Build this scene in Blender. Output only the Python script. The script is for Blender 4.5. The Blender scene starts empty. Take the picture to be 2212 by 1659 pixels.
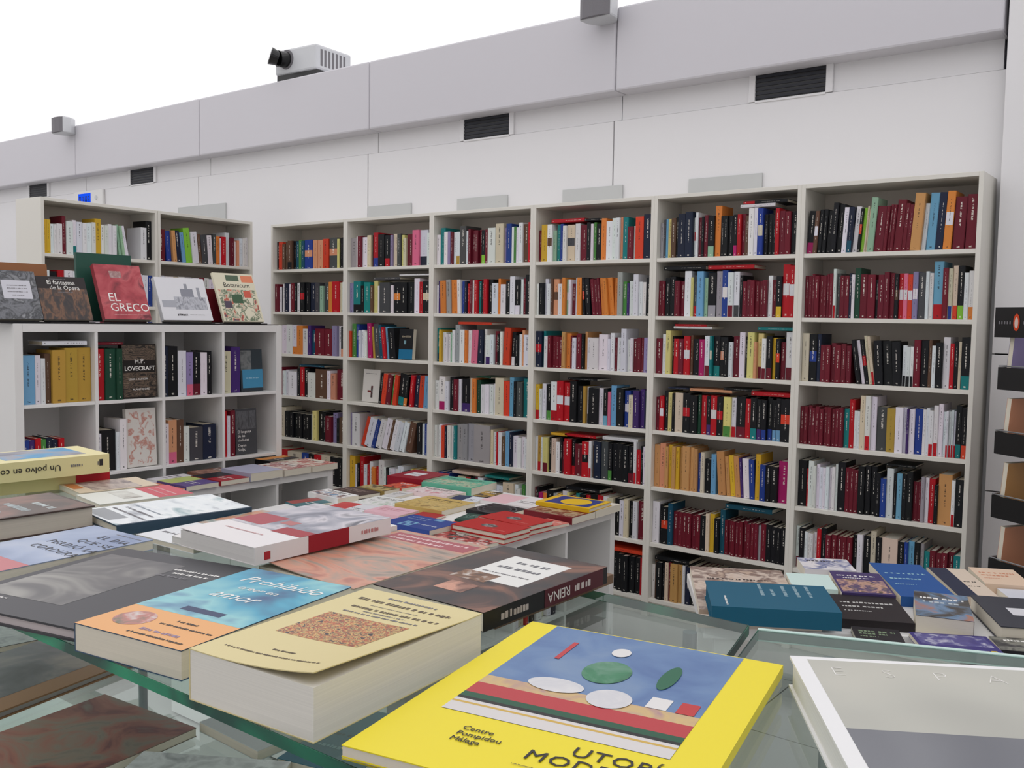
import bpy, bmesh, math, random
from mathutils import Matrix, Vector
random.seed(7)
scene = bpy.context.scene
col = scene.collection

# ------------------------------------------------------------------ camera
CAM = Vector((5.6918, -4.4870, 1.6091))
yaw, pitch, roll = -0.65245, -0.06810, 0.016036
fwd = Vector((math.sin(yaw)*math.cos(pitch), math.cos(yaw)*math.cos(pitch), math.sin(pitch)))
rt0 = Vector((math.cos(yaw), -math.sin(yaw), 0)); up0 = rt0.cross(fwd)
rt = math.cos(roll)*rt0 + math.sin(roll)*up0; up = -math.sin(roll)*rt0 + math.cos(roll)*up0
cam_d = bpy.data.cameras.new('camera'); cam = bpy.data.objects.new('camera', cam_d); col.objects.link(cam)
m = Matrix((rt, up, -fwd)).transposed().to_4x4(); m.translation = CAM
cam.matrix_world = m
cam_d.sensor_width = 36; cam_d.lens = 36*2036.2/2212; cam_d.clip_start = 0.05; cam_d.clip_end = 100
scene.camera = cam

# ------------------------------------------------------------------ world, exposure
w = bpy.data.worlds.new('world'); scene.world = w; w.use_nodes = True
w.node_tree.nodes['Background'].inputs[0].default_value = (0.9, 0.92, 1, 1)
w.node_tree.nodes['Background'].inputs[1].default_value = 0.25
scene.view_settings.view_transform = 'Standard'; scene.view_settings.look = 'None'
scene.view_settings.exposure = 0.0; scene.view_settings.gamma = 1.0
scene.view_settings.use_curve_mapping = False
CEIL_GLOW = 1.2      # whole ceiling made to glow in place of uplights; lights the shop

# ------------------------------------------------------------------ materials
def lin(c):
    return tuple(((v/255)/12.92 if v/255 <= 0.04045 else ((v/255+0.055)/1.055)**2.4) for v in c) + (1,)
MATS = {}
def new_mat(name):
    mt = bpy.data.materials.new(name); mt.use_nodes = True
    nt = mt.node_tree; b = nt.nodes['Principled BSDF']
    return mt, nt, b
def solid(name, rgb, rough=0.5, spec=0.4, metal=0, var=0.04, scale=6, bump=0):
    if name in MATS: return MATS[name]
    mt, nt, b = new_mat(name)
    n = nt.nodes.new('ShaderNodeTexNoise'); n.inputs['Scale'].default_value = scale; n.inputs['Detail'].default_value = 4
    tc = nt.nodes.new('ShaderNodeTexCoord'); nt.links.new(tc.outputs['Object'], n.inputs['Vector'])
    r = nt.nodes.new('ShaderNodeMapRange'); r.inputs[3].default_value = 1-var; r.inputs[4].default_value = 1+var
    nt.links.new(n.outputs['Fac'], r.inputs[0])
    mx = nt.nodes.new('ShaderNodeVectorMath'); mx.operation = 'SCALE'
    mx.inputs[0].default_value = lin(rgb)[:3]; nt.links.new(r.outputs[0], mx.inputs['Scale'])
    nt.links.new(mx.outputs[0], b.inputs['Base Color'])
    b.inputs['Roughness'].default_value = rough; b.inputs['Specular IOR Level'].default_value = spec
    b.inputs['Metallic'].default_value = metal
    if bump:
        bp = nt.nodes.new('ShaderNodeBump'); bp.inputs['Strength'].default_value = bump; bp.inputs['Distance'].default_value = .002
        n2 = nt.nodes.new('ShaderNodeTexNoise'); n2.inputs['Scale'].default_value = 120; nt.links.new(tc.outputs['Object'], n2.inputs['Vector'])
        nt.links.new(n2.outputs['Fac'], bp.inputs['Height']); nt.links.new(bp.outputs[0], b.inputs['Normal'])
    MATS[name] = mt
    return mt
def picture(name, cols, scale=12, detail=5, rough=0.35, stretch=(1, 1, 1), dist=0.6):
    """printed picture: a few colours in irregular patches"""
    if name in MATS: return MATS[name]
    mt, nt, b = new_mat(name)
    tc = nt.nodes.new('ShaderNodeTexCoord'); mp = nt.nodes.new('ShaderNodeMapping')
    mp.inputs['Scale'].default_value = stretch
    n = nt.nodes.new('ShaderNodeTexNoise'); n.inputs['Scale'].default_value = scale; n.inputs['Detail'].default_value = detail
    n.inputs['Distortion'].default_value = dist
    cr = nt.nodes.new('ShaderNodeValToRGB'); e = cr.color_ramp.elements
    k = len(cols)
    e[0].position = .3; e[0].color = lin(cols[0]); e[1].position = .7; e[1].color = lin(cols[-1])
    for i in range(1, k-1):
        q = e.new(.3+.4*i/(k-1)); q.color = lin(cols[i])
    nt.links.new(tc.outputs['Object'], mp.inputs[0]); nt.links.new(mp.outputs[0], n.inputs['Vector'])
    nt.links.new(n.outputs['Fac'], cr.inputs[0]); nt.links.new(cr.outputs[0], b.inputs['Base Color'])
    b.inputs['Roughness'].default_value = rough
    MATS[name] = mt
    return mt
def emit(name, rgb, strength):
    mt = bpy.data.materials.new(name); mt.use_nodes = True; nt = mt.node_tree; nt.nodes.clear()
    e = nt.nodes.new('ShaderNodeEmission'); o = nt.nodes.new('ShaderNodeOutputMaterial')
    n = nt.nodes.new('ShaderNodeTexNoise'); n.inputs['Scale'].default_value = .4
    r = nt.nodes.new('ShaderNodeMapRange'); r.inputs[3].default_value = .98; r.inputs[4].default_value = 1.02
    nt.links.new(n.outputs['Fac'], r.inputs[0])
    sc = nt.nodes.new('ShaderNodeMath'); sc.operation = 'MULTIPLY'; sc.inputs[1].default_value = strength
    nt.links.new(r.outputs[0], sc.inputs[0]); nt.links.new(sc.outputs[0], e.inputs[1])
    e.inputs[0].default_value = lin(rgb); nt.links.new(e.outputs[0], o.inputs[0])
    MATS[name] = mt
    return mt

W_WALL = solid('wall_paint', (232, 231, 232), .55, .3, var=.012, scale=1.2, bump=.04)
W_BAND = solid('band_paint', (210, 208, 213), .6, .25, var=.012, scale=1.2, bump=.04)
W_GAP = solid('joint_shadow_gap', (70, 70, 78), .8, .1)
W_LAM = solid('white_laminate', (226, 223, 214), .38, .45, var=.015, scale=3)
W_LAM2 = solid('white_lacquer', (229, 228, 226), .3, .5, var=.012, scale=3)
W_BACK = solid('laminate_back', (216, 208, 197), .6, .3, var=.02, scale=3)
BLACK = solid('black_metal', (16, 16, 18), .4, .5)
BLACKP = solid('black_plastic', (12, 12, 14), .3, .5)
SILVER = solid('silver_grey_plastic', (205, 207, 210), .35, .5)
GRILLE = solid('speaker_grille', (120, 118, 122), .6, .3, bump=.3)
VENTD = solid('vent_dark', (38, 40, 48), .5, .4)
PLATE = solid('grey_sign_plate', (196, 198, 197), .5, .4)
PAGES = None
def pages_mat():
    mt, nt, b = new_mat('paper_pages')
    tc = nt.nodes.new('ShaderNodeTexCoord'); mp = nt.nodes.new('ShaderNodeMapping'); mp.inputs['Scale'].default_value = (3, 3, 900)
    n = nt.nodes.new('ShaderNodeTexNoise'); n.inputs['Scale'].default_value = 1.0; n.inputs['Detail'].default_value = 3
    at = nt.nodes.new('ShaderNodeAttribute'); at.attribute_name = 'Col'
    r = nt.nodes.new('ShaderNodeMapRange'); r.inputs[3].default_value = .86; r.inputs[4].default_value = 1.06
    mx = nt.nodes.new('ShaderNodeVectorMath'); mx.operation = 'SCALE'
    nt.links.new(tc.outputs['Object'], mp.inputs[0]); nt.links.new(mp.outputs[0], n.inputs['Vector'])
    nt.links.new(n.outputs['Fac'], r.inputs[0]); nt.links.new(at.outputs['Color'], mx.inputs[0]); nt.links.new(r.outputs[0], mx.inputs['Scale'])
    nt.links.new(mx.outputs[0], b.inputs['Base Color']); b.inputs['Roughness'].default_value = .8; b.inputs['Specular IOR Level'].default_value = .15
    return mt
PAGES = pages_mat()
def cover_mat():
    """printed book cover: colour from the mesh, spine lettering as small broken ink marks along the spine (UV)"""
    mt, nt, b = new_mat('book_cover')
    L = nt.links.new
    def N(t, **kw):
        n = nt.nodes.new(t)
        for k, v in kw.items(): setattr(n, k, v)
        return n
    def mth(op, a, c=None):
        n = N('ShaderNodeMath', operation=op)
        for i, q in enumerate((a, c)):
            if q is None: continue
            if isinstance(q, (int, float)): n.inputs[i].default_value = q
            else: L(q, n.inputs[i])
        return n.outputs[0]
    ca = N('ShaderNodeAttribute', attribute_name='Col'); ink = N('ShaderNodeAttribute', attribute_name='Ink')
    uv = N('ShaderNodeUVMap', uv_map='UVMap'); sp = N('ShaderNodeSeparateXYZ'); L(uv.outputs[0], sp.inputs[0])
    u, v, seed = sp.outputs[0], sp.outputs[1], ink.outputs['Alpha']
    cw = mth('MULTIPLY', mth('ABSOLUTE', mth('SUBTRACT', u, .5)), 1)
    mid = mth('LESS_THAN', cw, mth('ADD', .035, mth('MULTIPLY', seed, .07)))
    lo = mth('ADD', .28, mth('MULTIPLY', seed, .25))
    rng = mth('MULTIPLY', mth('GREATER_THAN', v, lo), mth('LESS_THAN', v, mth('ADD', .82, mth('MULTIPLY', seed, .12))))
    cb = N('ShaderNodeCombineXYZ'); L(mth('MULTIPLY', u, 3), cb.inputs[0]); L(mth('MULTIPLY', v, 46), cb.inputs[1]); L(mth('MULTIPLY', seed, 97), cb.inputs[2])
    nz = N('ShaderNodeTexNoise'); nz.inputs['Scale'].default_value = 1.0; nz.inputs['Detail'].default_value = 2; L(cb.outputs[0], nz.inputs['Vector'])
    title = mth('MULTIPLY', mth('MULTIPLY', mid, rng), mth('GREATER_THAN', nz.outputs['Fac'], .5))
    logo = mth('MULTIPLY', mth('LESS_THAN', cw, .14), mth('MULTIPLY', mth('GREATER_THAN', v, .035), mth('LESS_THAN', v, .065)))
    logo = mth('MULTIPLY', logo, mth('GREATER_THAN', nz.outputs['Fac'], .47))
    fac = mth('MINIMUM', mth('MULTIPLY', mth('ADD', title, logo), .75), .75)
    mx = N('ShaderNodeMix', data_type='RGBA'); L(fac, mx.inputs[0]); L(ca.outputs['Color'], mx.inputs[6]); L(ink.outputs['Color'], mx.inputs[7])
    L(mx.outputs[2], b.inputs['Base Color']); b.inputs['Roughness'].default_value = .4; b.inputs['Specular IOR Level'].default_value = .28
    return mt
COVER = cover_mat()
def glass_mat():
    mt = bpy.data.materials.new('clear_glass'); mt.use_nodes = True; nt = mt.node_tree; nt.nodes.clear()
    o = nt.nodes.new('ShaderNodeOutputMaterial'); mix = nt.nodes.new('ShaderNodeMixShader'); lw = nt.nodes.new('ShaderNodeLayerWeight'); lw.inputs[0].default_value = .5
    pw = nt.nodes.new('ShaderNodeMath'); pw.operation = 'POWER'; pw.inputs[1].default_value = 5; nt.links.new(lw.outputs['Facing'], pw.inputs[0])
    fr = nt.nodes.new('ShaderNodeMath'); fr.operation = 'MULTIPLY_ADD'; fr.inputs[1].default_value = .96; fr.inputs[2].default_value = .04; nt.links.new(pw.outputs[0], fr.inputs[0])
    tr = nt.nodes.new('ShaderNodeBsdfTransparent'); tr.inputs[0].default_value = (.86, .93, .905, 1)
    gl = nt.nodes.new('ShaderNodeBsdfGlossy'); gl.inputs['Roughness'].default_value = .02
    nt.links.new(fr.outputs[0], mix.inputs[0]); nt.links.new(tr.outputs[0], mix.inputs[1]); nt.links.new(gl.outputs[0], mix.inputs[2])
    nt.links.new(mix.outputs[0], o.inputs[0])
    return mt
GLASS = glass_mat()
GEDGE = picture('green_glass_edge', [(0, 34, 30), (0, 74, 60), (0, 150, 106)], 7, 2, .2)
MINT = solid('lit_glass_edge', (196, 224, 216), .15, .6)  # light caught by the glass edge, put into a pale colour
STEEL = solid('brushed_steel', (150, 152, 155), .35, .5, metal=.8)

# ------------------------------------------------------------------ mesh helpers
class MB:
    def __init__(s): s.v = []; s.f = []; s.c = []; s.uv = []
    def quad(s, a, b, c, d, rgb=None, uv=None):
        i = len(s.v); s.v += [a, b, c, d]; s.f.append((i, i+1, i+2, i+3)); s.c.append(rgb); s.uv.append(uv)
    def box(s, x0, x1, y0, y1, z0, z1, rgb=None, M=None):
        p = [Vector((x, y, z)) for z in (z0, z1) for y in (y0, y1) for x in (x0, x1)]
        if M is not None: p = [M @ q for q in p]
        i = len(s.v); s.v += p
        for f in ((0, 2, 3, 1), (4, 5, 7, 6), (0, 1, 5, 4), (2, 6, 7, 3), (0, 4, 6, 2), (1, 3, 7, 5)):
            s.f.append(tuple(i+k for k in f)); s.c.append(rgb); s.uv.append(None)
    def prism(s, poly, z0, z1, rgb=None):
        n = len(poly); i = len(s.v)
        s.v += [Vector((x, y, z0)) for x, y in poly] + [Vector((x, y, z1)) for x, y in poly]
        s.f.append(tuple(i+k for k in reversed(range(n)))); s.f.append(tuple(i+n+k for k in range(n)))
        for k in range(n): s.f.append((i+k, i+(k+1) % n, i+n+(k+1) % n, i+n+k))
        s.c += [rgb]*(n+2); s.uv += [None]*(n+2)
    def cyl(s, a, b, r0, r1=None, n=16, rgb=None, cap=True):
        a = Vector(a); b = Vector(b); r1 = r0 if r1 is None else r1
        d = (b-a).normalized(); e = d.orthogonal().normalized(); g = d.cross(e)
        i = len(s.v)
        for c, r in ((a, r0), (b, r1)):
            s.v += [c + (e*math.cos(2*math.pi*k/n) + g*math.sin(2*math.pi*k/n))*r for k in range(n)]
        for k in range(n): s.f.append((i+k, i+(k+1) % n, i+n+(k+1) % n, i+n+k)); s.c.append(rgb); s.uv.append(None)
        if cap:
            s.f.append(tuple(i+k for k in reversed(range(n)))); s.f.append(tuple(i+n+k for k in range(n)))
            s.c += [rgb]*2; s.uv += [None]*2
    def mesh(s, name, mat, ink=None, seed=.5, bevel=0, smooth=False):
        me = bpy.data.meshes.new(name); me.from_pydata([tuple(q) for q in s.v], [], s.f)
        if any(c is not None for c in s.c):
            ca = me.color_attributes.new('Col', 'FLOAT_COLOR', 'CORNER')
            ia = me.color_attributes.new('Ink', 'FLOAT_COLOR', 'CORNER')
            uvl = me.uv_layers.new(name='UVMap')
            li = 0
            for f, c, uv in zip(s.f, s.c, s.uv):
                if isinstance(c, tuple) and len(c) == 3 and isinstance(c[0], tuple): cc, ik, sd = c
                else: cc, ik, sd = c, ink or (1, 1, 1), seed
                for k in range(len(f)):
                    ca.data[li].color = (*cc[:3], 1); ia.data[li].color = (*ik[:3], sd)
                    uvl.data[li].uv = uv[k] if uv else (-1, -1)
                    li += 1
        if bevel or smooth:
            bm = bmesh.new(); bm.from_mesh(me)
            if bevel:
                bmesh.ops.bevel(bm, geom=[e for e in bm.edges if e.calc_face_angle(0) > .6], offset=bevel, segments=2, affect='EDGES', profile=.5, clamp_overlap=True)
            for f in bm.faces: f.smooth = smooth
            bm.to_mesh(me); bm.free()
        if isinstance(mat, (list, tuple)):
            for q in mat: me.materials.append(q)
        else: me.materials.append(mat)
        return me
def link(name, data, parent=None, loc=(0, 0, 0), rz=0):
    o = bpy.data.objects.new(name, data); col.objects.link(o); o.parent = parent
    o.location = loc; o.rotation_euler = (0, 0, rz)
    return o
def build(name, mb, mat, parent=None, loc=(0, 0, 0), rz=0, **kw):
    return link(name, mb.mesh(name, mat, **kw), parent, loc, rz)
def box(name, dims, mat, parent=None, **kw):
    b = MB(); b.box(*dims); return build(name, b, mat, parent, **kw)
def tag(o, label, cat, group=None, kind=None):
    o['label'] = label
    if cat: o['category'] = cat
    if group: o['group'] = group
    if kind: o['kind'] = kind
    return o
def struct(o): o['kind'] = 'structure'; return o
def empty(name, loc=(0, 0, 0), rz=0): return link(name, None, None, loc, rz)
TEXTS = {}
def text_mesh(s, size, mat, align='LEFT', shear=0, bold=0, space=1.0):
    key = (s, size, mat.name, align, shear, bold, space)
    if key in TEXTS: return TEXTS[key]
    cu = bpy.data.curves.new('lettering', 'FONT'); cu.body = s; cu.size = size; cu.align_x = align; cu.shear = shear
    cu.resolution_u = 2; cu.offset = bold; cu.extrude = .0001; cu.space_character = space
    o = bpy.data.objects.new('lettering', cu); col.objects.link(o)
    dg = bpy.context.evaluated_depsgraph_get(); dg.update()
    me = bpy.data.meshes.new_from_object(o.evaluated_get(dg)); me.name = 'lettering'
    bpy.data.objects.remove(o); bpy.data.curves.remove(cu)
    me.materials.clear(); me.materials.append(mat)
    TEXTS[key] = me
    return me

# ================================================================== the room
# floor of large pale tiles, each tile near the counter a piece of its own
fl = struct(build('floor', (lambda b: (b.box(-7, 8, -8, .6, -.1, -.006), b)[1])(MB()), solid('floor_joint', (120, 120, 118), .8, .2)))
tile_m = solid('floor_tile', (176, 176, 172), .28, .5, var=.05, scale=2)
tb = MB(); tb.box(.003, .597, .003, .597, -.006, 0); tile_me = tb.mesh('floor_tile', tile_m)
for i in range(8):
    for j in range(6): link('tile', tile_me, fl, (1.8+.6*i, -3.4+.6*j, 0))
tb = MB()
for i in range(25):
    for j in range(14):
        x, y = -7.2+.6*i, -8.2+.6*j
        if 1.79 < x < 6.5 and -3.41 < y < 0: continue
        tb.box(x+.003, x+.597, y+.003, y+.597, -.006, 0)
ft = build('tile', tb, tile_m, fl); ft['kind'] = 'stuff'
ceil = struct(build('ceiling', (lambda b: (b.box(-22, 12, -9, 14, 4.25, 4.3), b)[1])(MB()), emit('glowing_ceiling', (255, 253, 255), CEIL_GLOW)))

# back wall: lower panels, recessed vent strip, projecting upper band
wb = struct(build('wall_back', (lambda b: (b.box(-7, 4.83, .335, .5, 0, 3.3), b)[1])(MB()), W_GAP))
seams = [-7.0, -5.43, -3.385, -1.34, .706, 2.752, 4.845]
for a, c in zip(seams, seams[1:]):
    b = MB(); b.box(a+.004, c-.004, .30, .335, 0, 2.772); build('wall_panel', b, W_WALL, wb, bevel=.002)
seams = [-7.0, -5.18, -3.18, -1.18, .80, 2.80, 4.80]
for a, c in zip(seams, seams[1:]):
    b = MB(); b.box(a+.003, c-.003, .31, .335, 2.775, 2.93); build('strip_panel', b, W_WALL, wb)
seams = [-7.0, -5.14, -3.14, -1.15, .837, 2.826, 4.815]
for a, c in zip(seams, seams[1:]):
    b = MB(); b.box(a+.003, c-.003, .18, .75, 2.912, 3.378); build('band_panel', b, W_BAND, wb, bevel=.012)
# plain wall section beyond the bookcases
wc = struct(build('wall_corner', (lambda b: (b.box(4.83, 8, .25, .5, 0, 4.25), b)[1])(MB()), W_GAP))
for z0, z1 in ((0, .866), (.872, 1.487), (1.493, 4.25)):
    for x0, x1 in ((4.83, 5.62), (5.628, 6.4), (6.408, 8)):
        b = MB(); b.box(x0, x1, .19, .25, z0, z1); build('wall_panel', b, W_WALL, wc, bevel=.002)
struct(box('wall_right', (8, 8.1, -8, .5, 0, 4.25), W_WALL))
struct(box('wall_front', (-7, 8, -8.1, -8, 0, 4.25), W_WALL))
struct(box('wall_left', (-7.1, -7, -8, .5, 0, 3.38), W_WALL))

def vent(x, near):
    e = empty('air_vent', (x, .305, 2.775)); w, h = .375, .137
    f = MB()
    f.box(-.035, 0, -.012, .004, 0, h+.03); f.box(w, w+.035, -.012, .004, 0, h+.03); f.box(0, w, -.012, .004, h, h+.03); f.box(0, w, -.012, .004, -.008, .004)
    build('frame', f, W_WALL, e, bevel=.002)
    box('backing', (0, w, .0, .004, .004, h), BLACKP, e)
    for k in range(6):
        s = MB(); z = .012+k*.0215
        s.box(0, w, -.004, .004, z, z+.013, M=None); o = build('slat', s, VENTD, e)
    return e
for x, lb in ((3.617, 'air vent grille high up above the two bookcases nearest the corner'),
              (1.606, 'air vent grille high above the grey plates over the middle bookcases'),
              (-2.38, 'air vent grille above the free-standing shelf unit and the clock'),
              (-4.29, 'small far air vent grille half hidden behind free-standing bookcase')):
    tag(vent(x, 0), lb, 'vent', 'vents along the wall strip')
for x0, x1, lb in ((.719, 1.142, 'grey plate on the wall above the fifth bookcase from the corner'),
               (1.562, 1.98, 'grey plate on the wall above the fourth bookcase from the corner'),
               (2.407, 2.826, 'grey plate on the wall above the third bookcase from the corner'),
               (3.25, 3.676, 'grey plate on the wall above the second bookcase from the corner'),
               (-1.62, -.95, 'grey plate on the wall behind the free-standing bookcase top')):
    b = MB(); b.box(x0, x1, .286, .30, 2.20 if x0 > 0 else 2.32, 2.40 if x0 > 0 else 2.53)
    tag(build('wall_plate', b, PLATE, bevel=.001), lb, 'wall plate', 'blank grey plates above the bookcases')

# clock with a blue display
e = tag(empty('digital_clock', (-3.35, .27, 2.62)), 'white wall clock with glowing blue display behind the bookcase top', 'clock')
b = MB(); b.box(0, .53, 0, .03, 0, .155); build('case', b, W_LAM2, e, bevel=.008)
d = box('display', (.1, .32, -.004, .001, .03, .13), emit('blue_display', (30, 90, 255), .9), e)
for k, x in enumerate((.115, .165, .225, .275)):
    b = MB()
    for s in ((0, .03, .095, .103), (0, .007, .05, .1), (.023, .03, .05, .1), (0, .03, .062, .07), (0, .007, .04, .066), (.023, .03, .04, .066), (0, .03, .036, .043)):
        if (k, s[2]) in ((0, .036), (1, .062)): continue
        b.box(x+s[0], x+s[1], -.0055, -.004, s[2], s[3])
    build('digit', b, solid('display_digits', (15, 30, 90), .4), d)
b = MB(); b.cyl((.42, 0, .08), (.42, -.006, .08), .02); build('button', b, SILVER, e)

# loudspeakers on the band
def speaker(x, lb):
    e = tag(empty('loudspeaker', (x+.03, .10, 3.355), math.radians(0)), lb, 'loudspeaker', 'loudspeakers on the wall band')
    b = MB(); n = 12
    prof = [(-.1, -.075), (-.1, .06), (-.07, .1), (.07, .1), (.1, .06), (.1, -.075)]
    b.prism([(x*1.0, y) for x, y in [(-.105, -.06), (.105, -.06), (.1, .02), (.055, .09), (-.055, .09), (-.1, .02)]], -.065, .085)
    build('cabinet', b, SILVER, e, bevel=.012)
    b = MB(); b.prism([(-.098, -.058), (-.07, -.078), (0, -.086), (.07, -.078), (.098, -.058)], -.058, .078); build('grille', b, GRILLE, e)
    b = MB(); b.cyl((.02, .08, .0), (.09, .14, -.01), .014); b.cyl((.09, .14, -.01), (.1, .16, -.012), .035); build('bracket', b, SILVER, e)
    return e
speaker(2.74, 'grey loudspeaker on the band above the third bookcase from the corner')
speaker(-3.22, 'grey loudspeaker on the band at the far end beyond the projector')

# projector on the ledge
PS = .80
e = tag(empty('projector', (.02, .38, 3.379), math.radians(4)), 'white video projector with black lens standing on the wall ledge', 'projector')
b = MB(); b.box(-.29, .25, -.21, .26, .06, .29); build('body', b, SILVER, e, bevel=.02)
b = MB(); b.box(-.28, .24, -.19, .25, 0.0, .06); build('base', b, BLACKP, e)
b = MB(); b.cyl((-.13, -.2, .19), (-.15, -.30, .18), .07, .075, 24); b.cyl((-.15, -.30, .18), (-.19, -.36, .20), .065, .08, 24); L_ = build('lens', b, BLACKP, e)
b = MB(); b.cyl((-.188, -.357, .199), (-.192, -.363, .201), .06, .06, 24); build('lens_glass', b, solid('lens_glass', (20, 22, 40), .05, .8), L_)
b = MB(); b.cyl((-.13, -.195, .19), (-.131, -.215, .19), .09, .09, 24); build('lens_ring', b, GRILLE, e)
for k in range(7): box('vent_slot', (.249, .2525, -.15+.05*k, -.125+.05*k, .1, .25), GRILLE, e)
e.scale = (PS, PS, PS)

# ================================================================== bookcases
def board(name, x0, x1, y0, y1, z0, z1, mat, parent): 
    b = MB(); b.box(x0, x1, y0, y1, z0, z1); return build(name, b, mat, parent, bevel=.0012)
TOP = 2.28
ROWZ = [TOP-.341-.308*k+.01 for k in range(7)]          # upper surface of each shelf, top row first
ORD = ['top', 'second', 'third', 'fourth', 'fifth', 'sixth', 'lowest']
CASE = ['sixth bookcase from corner', 'fifth bookcase from corner', 'fourth bookcase from corner', 'third bookcase from corner', 'second bookcase from corner', 'corner bookcase']
def bookcase(loc, rz, label, w=.8, h=TOP, d=.28, rows=ROWZ):
    e = tag(empty('bookcase', loc, rz), label, 'bookcase', 'white bookcases')
    board('side_panel', 0, .02, 0, d, 0, h, W_LAM, e); board('side_panel', w-.02, w, 0, d, 0, h, W_LAM, e)
    board('top_panel', .02, w-.02, 0, d, h-.02, h, W_LAM, e)
    board('back_panel', .02, w-.02, d-.008, d-.001, .02, h-.02, W_BACK, e)
    for z in rows: board('shelf', .02, w-.02, .004, d-.01, z-.02, z, W_LAM, e)
    board('plinth', .02, w-.02, .03, .045, 0, rows[-1]-.02, W_LAM, e)
    return e
for i in range(6):
    bookcase((.8*i, 0, 0), 0, 'tall white seven-shelf wall bookcase full of books, ' + ['sixth from the corner, beside free-standing one', 'fifth from the corner', 'fourth from the corner', 'third from the corner', 'second from the corner', 'standing next to the corner'][i])
B_O, B_R, B_H = (.0085, -1.697, 0), math.radians(90+3.43), 2.296
B_ROWS = [z+.016 for z in ROWZ]
for k in range(2):
    bookcase((B_O[0]-math.sin(math.radians(3.43))*.8*k, B_O[1]+math.cos(math.radians(3.43))*.802*k, 0), B_R,
             ['white free-standing bookcase with bare side panel, topped by white book rows', 'white free-standing bookcase reaching to the back wall, books leaning on top shelf'][k], h=B_H, rows=B_ROWS)
# cube shelving: square pigeon-holes
def cube_unit(name, label, loc, rz, nx, nz, d=.39, plinth=.085, group='white cube shelving', back=False):
    c, t, f = .335, .016, .038
    W = nx*c+(nx-1)*t+2*f; H = nz*c+(nz-1)*t+2*f
    e = tag(empty(name, loc, rz), label, 'shelf unit', group); z = plinth
    board('side_panel', 0, f, 0, d, z, z+H, W_LAM2, e); board('side_panel', W-f, W, 0, d, z, z+H, W_LAM2, e)
    board('top_panel', f, W-f, 0, d, z+H-f, z+H, W_LAM2, e); board('bottom_panel', f, W-f, 0, d, z, z+f, W_LAM2, e)
    for k in range(1, nx): board('divider', f+k*(c+t)-t, f+k*(c+t), .002, d-.002, z+f, z+H-f, W_LAM2, e)
    for k in range(1, nz):
        for q in range(nx): board('shelf', f+q*(c+t), f+q*(c+t)+c, .003, d-.003, z+f+k*(c+t)-t, z+f+k*(c+t), W_LAM2, e)
    if back: board('back_panel', f, W-f, d-.01, d-.004, z+f, z+H-f, W_LAM2, e)
    if plinth > .01: board('plinth', .03, W-.03, .03, d-.03, 0, z, W_LAM2, e)
    return e
K_O, K_R = (1.3243, -2.4739), math.radians(90-2.126)
cube_unit('cube_shelf', 'white four by four cube shelf with tilted display books on top', (*K_O, 0), K_R, 4, 4, plinth=1.5556-1.464, back=True)
T1_O = (1.773, -2.44); T1_R = math.radians(90)
cube_unit('cube_shelf', 'low white cube shelf used as book table in front of tall one', (*T1_O, 0), T1_R, 4, 2, plinth=.009)
for k, lb in enumerate(('low white cube shelf of the book island, its open cubes facing the glass counter', 'low white cube shelf of the book island, middle one of three back to back', 'low white cube shelf of the book island, facing the tall cube shelf')):
    cube_unit('cube_shelf', lb, (3.54-.395*k, -2.36, 0), math.radians(90), 4, 2, plinth=.009)

# ------------------------------------------------------------------ books on the shelves
COLS = dict(k=((18, 20, 24), 'black'), n=((28, 36, 58), 'navy'), w=((222, 222, 226), 'white'), c=((208, 196, 172), 'cream'), g=((156, 156, 158), 'light grey'),
  G=((70, 72, 74), 'charcoal'), r=((180, 22, 34), 'red'), d=((106, 24, 40), 'dark red'), o=((216, 128, 58), 'orange'), O=((208, 66, 40), 'red-orange'),
  y=((212, 170, 48), 'yellow'), Y=((212, 202, 128), 'pale yellow'), q=((182, 146, 62), 'ochre'), b=((36, 62, 140), 'blue'), B=((108, 162, 196), 'sky blue'),
  t=((24, 122, 122), 'teal'), T=((22, 76, 98), 'petrol blue'), e=((74, 134, 64), 'green'), E=((28, 68, 52), 'dark green'), l=((132, 190, 60), 'lime green'),
  p=((212, 106, 136), 'pink'), P=((166, 28, 98), 'magenta'), v=((66, 42, 106), 'purple'), V=((142, 130, 170), 'lavender'), m=((96, 70, 54), 'brown'),
  M=((196, 146, 92), 'tan'), s=((212, 148, 114), 'salmon'), a=((148, 184, 158), 'sage green'))
DARK = set('knGrdbTEPvmte')
PAPER = [lin((226, 218, 198))[:3], lin((214, 204, 182))[:3], lin((232, 228, 216))[:3]]
def jitter(rgb, k=.06):
    f = 1+random.uniform(-k, k)*1.6
    return tuple(max(0, min(1, v*f*(1+random.uniform(-k, k)))) for v in lin(rgb)[:3])
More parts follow.
